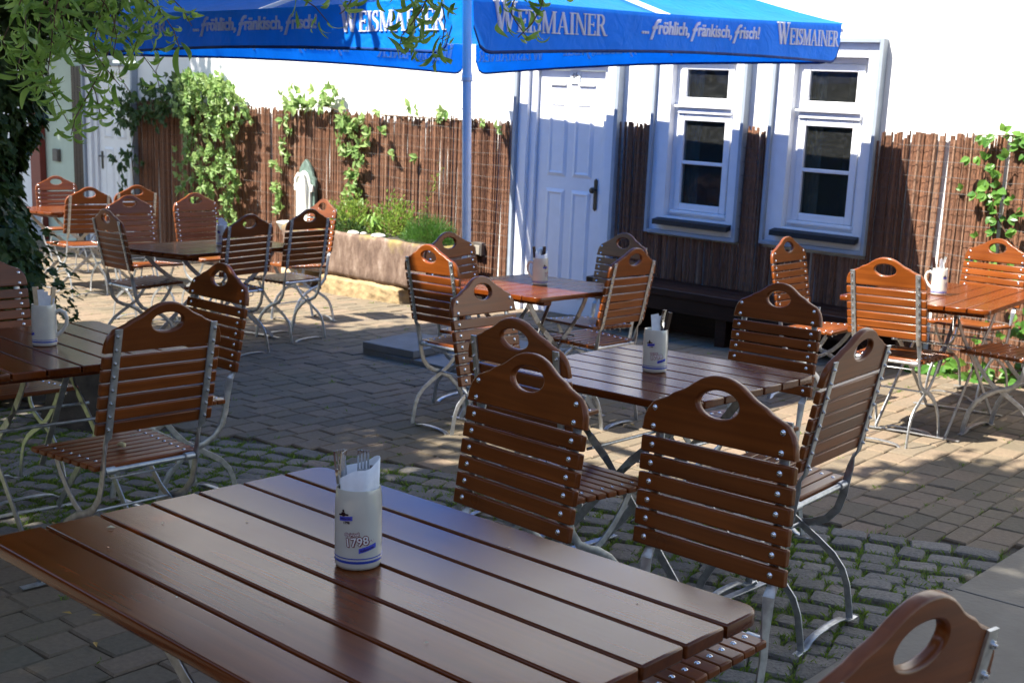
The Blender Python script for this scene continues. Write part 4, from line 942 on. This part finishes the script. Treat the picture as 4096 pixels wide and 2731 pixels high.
MB().lathe([(.05, .0), (.05, .18), (.034, .19), (.034, .32), (.030, .32)], 16).build('socket', M['steel'], bs)
# ------------------------------------------------------------------ stone trough, block, fountain
trm = pieces('red_sandstone', [(0, (.26, .16, .125)), (1, (.30, .19, .15))], .95, 5, .35, .9, .02, stretch=(1.4, 1.4, .5))
def trough_mat():
    m, nt, b = newmat('weathered_red_sandstone'); tc = N(nt, 'ShaderNodeTexCoord'); mp = N(nt, 'ShaderNodeMapping'); mp.inputs['Scale'].default_value = (6, 6, 2.2); nt.links.new(tc.outputs['Object'], mp.inputs[0])
    n1 = N(nt, 'ShaderNodeTexNoise'); n1.inputs['Scale'].default_value = 1.6; n1.inputs['Detail'].default_value = 9; n1.inputs['Roughness'].default_value = .7; nt.links.new(mp.outputs[0], n1.inputs['Vector'])
    c = ramp(nt, n1.outputs[0], [(.3, (.075, .046, .032)), (.48, (.14, .090, .064)), (.6, (.22, .155, .115)), (.74, (.36, .29, .235))])
    sp = N(nt, 'ShaderNodeSeparateXYZ'); nt.links.new(tc.outputs['Object'], sp.inputs[0]); n2 = N(nt, 'ShaderNodeTexNoise'); n2.inputs['Scale'].default_value = 3.2; n2.inputs['Detail'].default_value = 5; nt.links.new(tc.outputs['Object'], n2.inputs['Vector'])
    ad = N(nt, 'ShaderNodeMath', operation='MULTIPLY_ADD'); ad.inputs[1].default_value = .55; nt.links.new(n2.outputs[0], ad.inputs[0]); nt.links.new(sp.outputs[2], ad.inputs[2])
    mr = N(nt, 'ShaderNodeMapRange'); mr.inputs['From Min'].default_value = .81; mr.inputs['From Max'].default_value = .90; mr.inputs['To Max'].default_value = .7; nt.links.new(ad.outputs[0], mr.inputs[0])
    mx = N(nt, 'ShaderNodeMix'); mx.data_type = 'RGBA'; nt.links.new(mr.outputs[0], mx.inputs[0]); nt.links.new(c, mx.inputs[6]); mx.inputs[7].default_value = (.30, .24, .05, 1)
    nt.links.new(mx.outputs[2], b.inputs['Base Color']); b.inputs['Roughness'].default_value = .95; bump(nt, b, n1.outputs[0], .8, .03); return m
def lumpy(u0, u1, v0, v1, y0, y1, amp, seed, nx=26, nz=8, ny=6, hollow=0):
    rr = random.Random(seed); ph = [rr.uniform(0, 6) for _ in range(8)]
    bm = bmesh.new(); bmesh.ops.create_cube(bm, size=1)
    bmesh.ops.subdivide_edges(bm, edges=[e for e in bm.edges if abs(e.verts[0].co.x - e.verts[1].co.x) > .5], cuts=nx, use_grid_fill=True)
    bmesh.ops.subdivide_edges(bm, edges=[e for e in bm.edges if abs(e.verts[0].co.z - e.verts[1].co.z) > .5], cuts=nz, use_grid_fill=True)
    bmesh.ops.subdivide_edges(bm, edges=[e for e in bm.edges if abs(e.verts[0].co.y - e.verts[1].co.y) > .5], cuts=ny, use_grid_fill=True)
    for v in bm.verts:
        x = u0 + (v.co.x + .5) * (u1 - u0); y = y0 + (v.co.y + .5) * (y1 - y0); z = v0 + (v.co.z + .5) * (v1 - v0)
        e = [abs(v.co.x) > .49, abs(v.co.y) > .49, abs(v.co.z) > .49]
        k = math.sin(x * 7 + ph[0] + z * 5) * .5 + math.sin(x * 17 + z * 13 + ph[1]) * .3 + math.sin(x * 31 + z * 29 + ph[2]) * .2 + rr.uniform(-.35, .35)
        if hollow and e[2] and v.co.z > 0 and not e[0] and not e[1]: z -= hollow
        rd = sum(e) - 1
        if rd > 0: x -= math.copysign(.018 * rd, v.co.x) if e[0] else 0; y -= math.copysign(.018 * rd, v.co.y) if e[1] else 0; z -= math.copysign(.014 * rd, v.co.z) if e[2] else 0
        v.co = Vector((x + (amp * k if e[0] else 0), y + (amp * k if e[1] else 0), z + (amp * k * .7 if e[2] else 0)))
    me = bpy.data.meshes.new('stone'); bm.to_mesh(me); bm.free(); me.polygons.foreach_set('use_smooth', [True] * len(me.polygons)); return me
me = lumpy(-2.62, -.42, .13, .585, -.72, -.22, .010, 3, hollow=.06); me.materials.append(trough_mat())
tr_ = link('stone_trough', me, None, WM); finish(tr_, 'long red sandstone trough planter with mossy rim before the fence', 'trough')
me = lumpy(-2.02, -.88, -.10, .14, -.74, -.30, .022, 5, 44, 12); me.materials.append(plain('yellow_sandstone', (.30, .215, .11), .95, 0, .3, 10, 1., 22))
finish(link('sandstone_block', me, None, WM), 'rough yellow sandstone block carrying the trough', 'block')
me = lumpy(-2.70, -2.42, -.10, .13, -.66, -.30, .012, 6, 8, 6); me.materials.append(plain('yellow_sandstone_b', (.40, .32, .20), .95, 0, .18, 14, .9, 26))
finish(link('sandstone_block', me, None, WM), 'small sandstone block at the hidden left end of the trough', 'block')
mb = MB(); wbox(mb, -2.56, -.48, .44, .545, -.66, -.28); finish(mb.build('potting_soil', M['soil'], None, WM, 0), 'dark soil filling the stone trough', 'soil', kind='stuff')
for i, (u, s) in enumerate(((-1.62, .05), (-1.30, .055), (-1.52, .03))):
    mb = MB(); mb.lathe([(.0001, -.4), (.7, -.3), (1, 0), (.8, .35), (.3, .55), (.0001, .58)], 9); mb.xf(Matrix.Diagonal((s * 1.3, s, s * .7, 1)))
    finish(mb.build('white_stone', M['petal'], None, WM @ T(u, -.665 + .02 * i, .585) @ RZ(i), 60), ['white stone on the trough rim, left one', 'white stone on the trough rim, right and larger', 'small white stone at the back of the trough rim'][i], 'stone', 'stones on the trough')
ft = wempty('wall_fountain', -2.96, 0, label='white cast iron wall fountain with green pointed back plate', cat='fountain')
grn = plain('verdigris_iron', (.10, .15, .125), .6, 0, .4, 30, .3, 60); cream = plain('cream_enamel', (.74, .75, .68), .45, 0, .05, 20)
link('back_plate', plate_mesh('back_plate', [(-.15, .50), (.15, .50), (.15, .88), (.16, .93), (.14, 1.0), (.11, 1.02), (.09, 1.09), (.045, 1.15), (0, 1.19), (-.045, 1.15), (-.09, 1.09), (-.11, 1.02), (-.14, 1.0), (-.16, .93), (-.15, .88)], .04, grn, .006), ft, T(0, -.09, 0))
link('front_plate', plate_mesh('front_plate', [(-.11, .50), (.11, .50), (.11, .86), (.145, .86), (.145, .93), (.11, .93), (.09, .99), (.045, 1.05), (0, 1.07), (-.045, 1.05), (-.09, .99), (-.11, .93), (-.145, .93), (-.145, .86), (-.11, .86)], .03, cream, .006), ft, T(0, -.126, 0))
MB().tube([(.05, -.13, .55), (.055, -.145, .75), (.05, -.16, .95), (.03, -.17, 1.02), (-.01, -.19, 1.03), (-.035, -.20, .985), (-.038, -.20, .95)], [.03, .035, .035, .03, .028, .022, .02], 12).build('spout', cream, ft)
MB().lathe([(.0001, -.02), (.12, 0), (.19, .06), (.225, .12), (.235, .13), (.215, .13), (.17, .07), (.0001, .03)], 24).xf(Matrix.Diagonal((1, .75, 1, 1))).build('basin', cream, ft, T(-.02, -.22, .40))
MB().lathe([(.15, -.15), (.13, -.05), (.09, .1), (.07, .3), (.08, .36), (.11, .40)], 16).build('pedestal', cream, ft, T(-.02, -.22, 0))
# ------------------------------------------------------------------ foliage helpers
def leaf_geo(L_, W_, fold=.25, curl=.15):
    return [(0, 0, 0), (L_ * .35, W_ * .5, fold * W_), (L_ * .72, W_ * .36, fold * W_ * .6 - curl * L_ * .4), (L_, 0, -curl * L_), (L_ * .72, -W_ * .36, fold * W_ * .6 - curl * L_ * .4), (L_ * .35, -W_ * .5, fold * W_), (L_ * .5, 0, -curl * L_ * .2)], [(0, 6, 1), (1, 6, 2), (2, 6, 3), (3, 6, 4), (4, 6, 5), (5, 6, 0)]
def orient(d, up):
    d = Vector(d).normalized(); s = Vector(up).cross(d)
    if s.length < 1e-3: s = Vector((1, 0, 0)).cross(d)
    s.normalize(); n_ = d.cross(s); return Matrix(((d.x, s.x, n_.x, 0), (d.y, s.y, n_.y, 0), (d.z, s.z, n_.z, 0), (0, 0, 0, 1)))
def cloud(name, items, geo, mat, parent=None, mtx=None):
    """many leaves joined: items = (pos, dir, up, size)"""
    vs, fs = [], []; gv, gf = geo; gv = [Vector(p) for p in gv]
    for p, d, up, s in items:
        m = orient(d, up).to_3x3(); n_ = len(vs); vs += [tuple(m @ (q * s) + Vector(p)) for q in gv]; fs += [tuple(j + n_ for j in f) for f in gf]
    return link(name, raw_mesh(name, vs, fs, mat), parent, mtx)
def rv(a=1): return Vector((R.gauss(0, a), R.gauss(0, a), R.gauss(0, a)))
CRE = leaf_geo(1, .55); IVY = ([(0, 0, 0), (.15, .42, .05), (.45, .28, .05), (.62, .45, 0), (.75, .18, .04), (1, 0, -.05), (.75, -.18, .04), (.62, -.45, 0), (.45, -.28, .05), (.15, -.42, .05)], [(0, 1, 2, 5), (2, 3, 4, 5), (0, 5, 8, 9), (5, 6, 7, 8)])
RND = leaf_geo(1, .72, .15, .12)
def leaf_objs(items, meshes, parent):
    for i, (p, d, up, s) in enumerate(items): link('leaf', meshes[i % len(meshes)], parent, T(Vector(p)) @ orient(d, up) @ Matrix.Scale(s, 4))
def creeper(name, lab, spots, stems, mat, size, nobj, geo=CRE, k=5, mat2=None):
    """spots: (u, y, v) centres of leaf clusters on the wall"""
    t = empty(name, WM, label=lab, cat='creeper', group='creepers on the house wall')
    for s in stems: MB().tube([Vector(p) for p in s], [.007 * (1 - .6 * i / len(s)) for i in range(len(s))], 5).build('stem', M['twig'], t)
    items = []
    for (u, y, v) in spots:
        a0 = R.random() * 6; out = Vector((R.gauss(0, .3), -1, R.gauss(.5, .3))); s = size * R.uniform(.75, 1.2)
        kk = R.choice((3, 5)) if k == 5 else k
        for j in range(kk):
            a = a0 + (j - (kk - 1) / 2) * .85; d = Vector((math.sin(a), -.45 + R.uniform(-.3, .2), math.cos(a) - .35)); items.append(((u, y, v), d, out, s * R.uniform(.8, 1.1)))
    R.shuffle(items); items.sort(key=lambda q: -q[3])
    ms = [raw_mesh('leaf', *geo, mat)]
    leaf_objs(items[:nobj], ms, t)
    if len(items) > nobj: finish(cloud('foliage', items[nobj:], geo, mat, t), kind='stuff')
    return t
# big creeper in the sun
sp = []
for i in range(230):
    u = R.gauss(-4.46, .28); v = min(1.98, 1.98 - abs(R.gauss(0, .22)) - .55 * max(0, abs(u + 4.5) - .2)); sp.append((u, -R.uniform(.08, .45) * (1 - .4 * abs(u + 4.5)), v))
for i in range(180):
    u = R.uniform(-4.95, -4.05); v = R.uniform(.62, 1.6); sp.append((u, -R.uniform(.12, .42), v))
for i in range(40): sp.append((R.gauss(-4.12, .09), -R.uniform(.1, .25), R.uniform(.35, 1.1)))
stems = [[(-4.55 + .35 * math.sin(k), -.1 - .05 * k % .2, .0), (-4.5 + .25 * math.sin(k * 2), -.22, .6), (-4.6 + .3 * math.sin(k * 3), -.3, 1.2), (-4.5 + .3 * math.cos(k), -.22, 1.8)] for k in range(5)]
creeper('creeper', 'large bushy sunlit creeper hanging over the fence at the back left', sp, stems, M['vine'], .082, 290)
sp = [(R.uniform(-6.3, -4.9), -R.uniform(.05, .3), 1.62 + R.gauss(0, .12) + .14 * max(0, (u_ := 0))) for i in range(90)] + [(R.gauss(-6.12, .14), -R.uniform(.1, .22), R.uniform(.5, 1.6)) for i in range(34)] + [(R.uniform(-5.3, -4.85), -R.uniform(.1, .3), R.uniform(1.6, 1.95)) for i in range(26)]
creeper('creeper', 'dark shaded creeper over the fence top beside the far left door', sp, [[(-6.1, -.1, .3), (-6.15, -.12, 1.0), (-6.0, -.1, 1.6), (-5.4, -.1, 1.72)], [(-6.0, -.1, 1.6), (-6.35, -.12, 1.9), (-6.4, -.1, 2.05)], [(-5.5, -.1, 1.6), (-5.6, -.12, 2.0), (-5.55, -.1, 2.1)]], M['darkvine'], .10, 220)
sp = [(R.gauss(-2.86, .24), -R.uniform(.05, .18), 1.70 + abs(R.gauss(0, .085))) for i in range(34)] + [(R.gauss(-2.62, .06), -R.uniform(.04, .1), R.uniform(1.72, 1.9)) for i in range(6)] + [(R.gauss(-2.28, .13), -R.uniform(.05, .15), R.uniform(1.2, 1.66)) for i in range(30)] + [(R.gauss(-2.22, .06), -R.uniform(.05, .12), R.uniform(.75, 1.15)) for i in range(12)]
creeper('creeper', 'light green creeper sprays on the fence top above the fountain', sp, [[(-3.2, -.05, 1.66), (-2.8, -.09, 1.74), (-2.4, -.08, 1.66), (-2.25, -.08, 1.3), (-2.2, -.07, .8)]], M['vine'], .095, 240)
sp = [(-3.30 + R.gauss(0, .05) - .12 * (1.6 - v), -R.uniform(.05, .12), v) for v in [R.uniform(.55, 1.62) for _ in range(26)]]
creeper('creeper', 'thin creeper strand climbing the fence left of the fountain', sp, [[(-3.5, -.06, .3), (-3.4, -.07, .9), (-3.3, -.07, 1.65)]], M['vine'], .09, 150)
sp = [(u, -R.uniform(.05, .1), v) for u, v in ((-1.85, 1.56), (-1.82, 1.50), (-1.70, 1.33), (-1.68, 1.28), (-1.36, 1.28), (-1.9, 1.70), (-1.45, 1.76), (-1.42, 1.72), (-1.05, 1.72), (-.98, 1.74), (-.76, 1.70), (-.68, 1.68), (-1.10, 1.68), (-.35, 1.60), (-.55, 1.66))]
creeper('creeper', 'few small creeper shoots along the fence top left of the pole', sp, [[(-1.9, -.05, 1.66), (-1.4, -.06, 1.66), (-.6, -.05, 1.66)]], M['vine'], .085, 90)
# round leaved climber on the right
sp = [(4.62 - .22 * max(0, 1.95 - v) + R.gauss(0, .10), -R.uniform(.05, .25), v) for v in [R.uniform(1.68, 2.6) for _ in range(80)]] + [(R.uniform(3.95, 4.4), -R.uniform(.05, .12), 1.79 + R.gauss(0, .035)) for i in range(22)] + [(4.05 + .32 * (1.5 - v) + R.gauss(0, .11), -R.uniform(.06, .15), v) for v in [R.uniform(.85, 1.66) for _ in range(46)]] + [(R.gauss(4.45, .14), -R.uniform(.06, .3), R.uniform(.1, .8)) for i in range(50)]
creeper('climber', 'fresh green round leaved climber at the right edge of the fence', sp, [[(4.5, -.1, 0), (4.4, -.1, .9), (4.1, -.08, 1.3), (4.0, -.08, 1.6)], [(4.5, -.1, 0), (4.55, -.12, 1.4), (4.6, -.1, 2.6)], [(4.45, -.1, 1.6), (4.2, -.1, 1.80), (3.95, -.09, 1.79)]], M['climber'], .066, 290, RND, 2)
sp = [(u + R.gauss(0, .10), -R.uniform(.08, .35), R.uniform(.02, .26)) for u in (3.75, 3.95, 4.1, 4.3, 4.5) for i in range(16)]
t = creeper('ground_plant', 'low leafy green plants at the foot of the fence on the right', sp, [[(3.9, -.2, -.1), (3.95, -.2, .15)], [(4.3, -.2, -.1), (4.3, -.25, .2)]], M['climber'], .085, 180, RND, 3); t['category'] = 'plant'; del t['group']
# planting in the trough
def bush(name, lab, u, y, v, rx, ry, rz, nn, size, geo, mat, nobj=0):
    t = empty(name, WM @ T(u, y, v), label=lab, cat='plant', group='plants in the stone trough'); it = []
    for i in range(nn):
        d = rv().normalized(); d.z = abs(d.z); r = R.random() ** .4; p = Vector((d.x * rx * r, d.y * ry * r, d.z * rz * r * R.uniform(.7, 1.1)))
        p *= 1 + .16 * math.sin(7 * d.x + 3) * math.sin(9 * d.z + 5 * d.y); it.append((p, (d + Vector((0, 0, .4)) + rv(.35)), rv(), size * R.uniform(.6, 1.3)))
    for k in range(5): a = R.random() * 6; MB().tube([(0, 0, -.06), (rx * .3 * math.cos(a), ry * .3 * math.sin(a), rz * .4), (rx * .6 * math.cos(a), ry * .6 * math.sin(a), rz * .8)], [.006, .004, .002], 5).build('stem', M['twig'], t)
    finish(cloud('foliage', it, geo, mat, t), kind='stuff'); return t
NEED = ([(0, .05, 0), (0, -.05, 0), (1, 0, 0)], [(0, 1, 2)])
bush('conifer_bush', 'dark green rounded dwarf conifer at the right of the trough', -.82, -.46, .56, .30, .2, .25, 8500, .036, NEED, M['conifer'])
bush('shrub', 'light green twiggy shrub at the left of the trough', -1.95, -.40, .56, .36, .16, .36, 1300, .035, leaf_geo(1, .5), M['shrub'])
bush('shrub', 'taller light green shrub in the middle of the trough', -1.38, -.36, .56, .30, .15, .40, 1200, .035, leaf_geo(1, .5), M['shrub'])
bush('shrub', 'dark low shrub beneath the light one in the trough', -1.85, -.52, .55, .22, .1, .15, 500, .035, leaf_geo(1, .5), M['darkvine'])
t = empty('strap_plant', WM @ T(-1.47, -.55, .56), label='bright green strap leaved plant in the middle of the trough', cat='plant', group='plants in the stone trough')
for k in range(22):
    a = R.random() * 2 * pi; r = R.uniform(.06, .14); h = R.uniform(.10, .22); ca, sa = math.cos(a), math.sin(a)
    MB().bar([Vector((0, 0, 0)), Vector((r * .3 * ca, r * .3 * sa, h * .8)), Vector((r * .7 * ca, r * .7 * sa, h)), Vector((r * 1.2 * ca, r * 1.2 * sa, h * .7))], Vector((-sa, ca, 0)), .018, .0015).build('leaf', M['lilyleaf'], t)
t = empty('tendril_plant', WM @ T(-.95, -.35, .56), label='thin yellowish tendril rising in front of the fence above the trough', cat='plant', group='plants in the stone trough')
MB().tube([(-.12, 0, 0), (-.05, .02, .3), (.02, .03, .5), (.10, .02, .62), (.2, .02, .70)], .003, 4).build('stem', M['twig'], t)
it = [((-.12 + .3 * q + R.gauss(0, .03), R.gauss(0, .02), .7 * q ** .7 + R.gauss(0, .03)), rv(), rv(), R.uniform(.02, .035)) for q in [R.random() for _ in range(60)]]
finish(cloud('foliage', it, leaf_geo(1, .5), M['shrub'], t), kind='stuff')
# ------------------------------------------------------------------ trees
def tree(name, lab, base, trunk, tr, crowns, nn, size, limbs=()):
    t = empty(name, T(base), label=lab, cat='tree', group='courtyard trees')
    MB().tube(trunk, tr, 14).build('trunk', M['bark'], t)
    for l_, r0 in limbs: MB().tube(l_, [r0 * (1 - .75 * i / len(l_)) for i in range(len(l_))], 8).build('limb', M['bark'], t)
    it = []
    tot = sum(c[3] for c in crowns)
    for (c, rx, rz, wt) in crowns:
        clumps = []
        for i in range(int(60 * wt)):
            d = rv().normalized(); r = R.random() ** .45; clumps.append(Vector(c) + Vector((d.x * rx * r, d.y * rx * r, d.z * rz * r)))
        for i in range(int(nn * wt / tot)):
            p = R.choice(clumps) + rv(rx * .13); it.append((p, rv() + Vector((0, 0, -.3)), rv(), size * R.uniform(.6, 1.3)))
    finish(cloud('crown', it, leaf_geo(1, .5), M['treeleaf'], t), kind='stuff'); return t
TREES = True
wt = tree('willow_tree', 'corkscrew willow with ivy covered trunk at the left edge, twisted leaves hanging into the picture', (-3.02, 6.75, 0),
     [(0, 0, -.05), (.02, 0, .6), (-.03, .02, 1.4), (-.12, -.05, 2.4), (-.35, -.25, 3.4), (-.8, -.7, 4.3)], [.26, .21, .19, .18, .15, .10],
     [((-1.58, -.25, 5.0), 1.3, .75, 1.0), ((-1.9, -2.3, 5.0), 1.2, .6, .7), ((-1.2, -1.7, 5.0), .9, .5, .5), ((-.15, -.1, 3.75), 1.1, .9, .7), ((.7, -.35, 3.4), .8, .55, .45), ((-2.4, .35, 5.0), .85, .5, .5)], 33000, .15,
     [([(-.35, -.25, 3.4), (.2, -1.3, 3.9), (.9, -2.6, 3.7), (1.5, -3.3, 3.2)], .07), ([(-.3, -.2, 3.2), (-1.0, -1.4, 4.2), (-1.8, -2.6, 4.8)], .08), ([(.2, -1.3, 3.9), (1.6, -2.7, 3.9), (2.7, -3.1, 3.55), (3.1, -3.2, 3.2)], .05)])
def twist_leaf(L_, W_, seed):
    rr = random.Random(seed); n_ = 7; vs = []; p = Vector((0, 0, 0)); d = Vector((1, 0, 0)); ax = rr.uniform(-.28, .28); bx_ = rr.uniform(-.30, .30); tw = rr.uniform(-.35, .35); s = Vector((0, 1, 0))
    for i in range(n_ + 1):
        w_ = W_ * math.sin(pi * min(.98, (i + .4) / (n_ + .6))) ** .8; nn_ = d.cross(s); vs += [p + s * w_ / 2 + nn_ * w_ * .12, p, p - s * w_ / 2 + nn_ * w_ * .12]
        rot = Matrix.Rotation(bx_, 3, s) @ Matrix.Rotation(ax, 3, nn_) @ Matrix.Rotation(tw, 3, d); d = rot @ d; s = (rot @ s).normalized(); p = p + d * L_ / n_
    fs = []
    for i in range(n_):
        for k in (0, 1): a = i * 3 + k; fs.append((a, a + 1, a + 4, a + 3))
    return raw_mesh('leaf', [tuple(v) for v in vs], fs, M['willow'], True)
TW = [twist_leaf(1, .19, s) for s in range(9)]; extra = []
wbase = Vector((-3.02, 6.75, 0)); nleaf = 0
def strand(top, length, sway, nl, ls):
    global nleaf
    pts = []; p = Vector(top); ph = R.random() * 6
    for i in range(9):
        f = i / 8; pts.append(p + Vector((sway[0] * f * f + .035 * math.sin(ph + 6 * f), sway[1] * f * f + .03 * math.cos(ph + 5 * f), -length * f + .02 * math.sin(8 * f + ph))))
    MB().tube([q - wbase for q in pts], [.0035 * (1 - .7 * i / 9) for i in range(9)], 5).build('hanging_twig', M['twig'], wt)
    for i in range(nl):
        f = (i + R.random()) / nl; k = min(7, int(f * 8)); q = pts[k].lerp(pts[k + 1], f * 8 - k)
        d = Vector((R.gauss(0, .7), R.gauss(0, .7), R.uniform(-1.1, .1)))
        if nleaf < 300: link('leaf', R.choice(TW), wt, T(q - wbase) @ orient(d, rv()) @ Matrix.Scale(ls * R.uniform(.6, 1.05), 4)); nleaf += 1
    for i in range(nl * 4):
        f = R.random(); k = min(7, int(f * 8)); extra.append((pts[k].lerp(pts[k + 1], f * 8 - k) - wbase + rv(.02), Vector((R.gauss(0, .7), R.gauss(0, .7), R.uniform(-1.2, .2))), rv(), ls * R.uniform(.45, .9)))
def at(px_, py_, dist):
    d = _f0 + _rt * ((px_ - 512) / FPX) + _up * (-(py_ - 341) / FPX); return Vector((0, 0, CAM_H)) + d * dist
# twigs that reach into the picture: (start x, start y, end x, end y in the photograph, distance) turned into points in space
for (x0, y0, x1, y1, dist, nl, ls) in ((10, -60, 18, 55, 3.9, 9, .11), (40, -70, 62, 130, 3.8, 17, .10), (70, -60, 88, 118, 3.7, 16, .105), (95, -60, 120, 92, 3.7, 15, .10), (120, -60, 140, 60, 3.6, 13, .10), (60, -40, 40, 105, 3.9, 15, .10), (25, -60, 66, 85, 3.6, 13, .105), (105, -50, 84, 140, 3.8, 18, .10), (130, -50, 168, 40, 3.5, 11, .10), (150, -60, 178, 22, 3.6, 9, .10), (80, -60, 145, 72, 3.9, 13, .10), (45, -40, 100, 60, 3.5, 13, .10), (5, -60, 30, 80, 4.1, 11, .10), (110, -60, 100, 50, 3.6, 11, .10), (160, -60, 130, 28, 3.8, 9, .10),
        (300, -60, 318, 24, 3.3, 5, .085), (335, -60, 352, 14, 3.3, 4, .085), (425, -80, 412, 52, 3.3, 16, .095), (440, -80, 428, 56, 3.4, 15, .09), (405, -60, 400, 48, 3.4, 9, .09), (520, -80, 528, 44, 3.3, 9, .09), (534, -60, 530, 40, 3.3, 6, .085)):
    a, b = at(x0, y0, dist), at(x1, y1, dist * R.uniform(.97, 1.03)); strand(a, a.z - b.z, (b.x - a.x, b.y - a.y), nl, ls)
for j in (2, 4, 7): finish(cloud('willow_foliage', extra[j % 3::3], ([tuple(v.co) for v in TW[j].vertices], [tuple(p.vertices) for p in TW[j].polygons]), M['willow'], wt), kind='stuff')
# twigs joining the strands to the limbs overhead
for (x, dist, lp) in ((60, 3.8, (1.5, -3.3, 3.2)), (120, 3.6, (1.5, -3.3, 3.2)), (425, 3.3, (3.1, -3.2, 3.2)), (527, 3.3, (3.1, -3.2, 3.2)), (318, 3.3, (3.1, -3.2, 3.2))):
    p = at(x, -62, dist) - wbase; q = Vector(lp); MB().tube([q, q.lerp(p, .5) + Vector((0, 0, .25)), p], [.012, .008, .004], 5).build('hanging_twig', M['twig'], wt)
# ivy on the willow trunk
iv = empty('ivy', T(-3.02, 6.75, 0), label='dense dark ivy clothing the tree trunk at the left edge', cat='ivy')
it = []
for i in range(10500):
    z = R.uniform(.12, 2.7); a = R.random() * 2 * pi; rad = .33 + .22 * max(0, (.9 - z)) ** 1.0 + .14 * max(0, z - 1.3) + .55 * max(0, z - 1.75) + .05 * math.sin(3 * a + 4 * z) + .05 * math.sin(9 * z)
    r = rad * (1 - .25 * R.random() ** 2); p = Vector((r * math.cos(a) - .05 * z, r * math.sin(a), z)); o = Vector((math.cos(a), math.sin(a), .2))
    it.append((p, Vector((R.gauss(0, .5), R.gauss(0, .5), -.8)) + o * .3, o + rv(.3), R.uniform(.045, .085)))
for i in range(3600):
    d = rv().normalized(); r = R.random() ** .4; it.append((Vector((.1 + d.x * .92 * r, d.y * .5 * r, 2.48 + d.z * .55 * r)), Vector((R.gauss(0, .5), R.gauss(0, .5), -.8)), d + rv(.3), R.uniform(.05, .09)))
for k in range(26):       # loose trails at the foot and side
    a = R.uniform(-1.6, .7); z0 = R.uniform(.25, 1.0)
    for j in range(9): q = j / 9; p = Vector(((.30 + .25 * q) * math.cos(a), (.30 + .25 * q) * math.sin(a), z0 - .35 * q * q + .05 * q)); it.append((p + rv(.02), Vector((math.cos(a), math.sin(a), -.6)) + rv(.4), Vector((0, 0, 1)) + rv(.5), R.uniform(.04, .075)))
finish(cloud('ivy_leaves', it, IVY, M['ivy'], iv), kind='stuff')
MB().tube([(.22, -.1, 0), (.2, -.15, .7), (.16, -.14, 1.5), (.05, -.15, 2.4)], .018, 6).build('ivy_stem', M['bark'], iv)
tree('shade_tree', 'tall broad tree standing left of the camera and shading the near tables', (-4.6, .6, 0), [(0, 0, -.05), (.05, .1, 1.5), (.2, .3, 3.0), (.6, .6, 4.2)], [.30, .24, .2, .12],
     [((1.6, 1.3, 5.1), 1.75, .8, 1.2), ((.5, 2.3, 5.0), 1.3, .7, .7), ((1.9, -.5, 5.1), 1.6, .8, 1.), ((3.1, 2.75, 5.0), .95, .5, .32)], 34000, .17, [([(.2, .3, 3), (1.4, 1.2, 4.6)], .1), ([(.2, .3, 3), (.4, 1.8, 4.5)], .1), ([(.2, .3, 3), (1.7, -.3, 4.6)], .1)])
tree('shade_tree', 'unseen tree added in place of a roof to shade the far left doors', (-7.9, 13.4, 0), [(0, 0, -.05), (.0, .1, 1.5), (.1, .2, 2.8), (.3, .3, 3.8)], [.22, .18, .14, .1],  # crown added out of view, shading the wall in place of a roof
     [((1.35, .15, 5.1), 1.4, 1.2, 1.), ((0, .9, 5.1), 1.5, 1.2, 1.), ((-1.3, 2.0, 5.1), 1.7, 1.2, 1.1)], 40000, .17, [([(.1, .2, 2.8), (1., .5, 4.2)], .07)])
# the house on the camera's side of the yard
hs = empty('opposite_house', T(0, -6.5, 0), label='plain plastered house behind the camera across the yard', cat='building')
hm = plain('ochre_plaster', (.18, .16, .13), .9, 0, .08, 3, .1, 40)
MB().box((0, -2, 2.1), (26, 4, 4.2)).build('wall', hm, hs, None, 0)
mb = MB(); mb.add([(-13.4, .4, 4.15), (13.4, .4, 4.15), (13.4, -2, 6.2), (-13.4, -2, 6.2), (-13.4, -4.4, 4.15), (13.4, -4.4, 4.15)], [(0, 1, 2, 3), (3, 2, 5, 4), (0, 3, 4), (1, 5, 2), (0, 4, 5, 1)]); mb.build('roof', plain('red_tile', (.20, .07, .04), .8, 0, .2, 6), hs, None, 0)
for k in range(7): MB().box((-9 + 3 * k, .01, 1.7), (1.0, .06, 1.5)).build('window', M['room'], hs, None, 0)

# ivy grown hedge added out of view on the left to darken reflections
hg = empty('hedge', T(-6.6, 1.5, 0), label='tall dark hedge added out of view on the left to darken reflections', cat='hedge')
MB().box((0, 0, 1.55), (.7, 14, 3.1)).build('hedge_core', M['hedge'], hg, None, 0)
it = []
for i in range(9000):
    p = Vector((.38 + R.gauss(0, .08), R.uniform(-7, 7), R.uniform(.05, 3.3))); it.append((p, Vector((R.gauss(.2, .4), R.gauss(0, .6), -.7)), Vector((1, 0, .3)) + rv(.4), R.uniform(.08, .15)))
finish(cloud('foliage', it, IVY, M['hedge'], hg), kind='stuff')
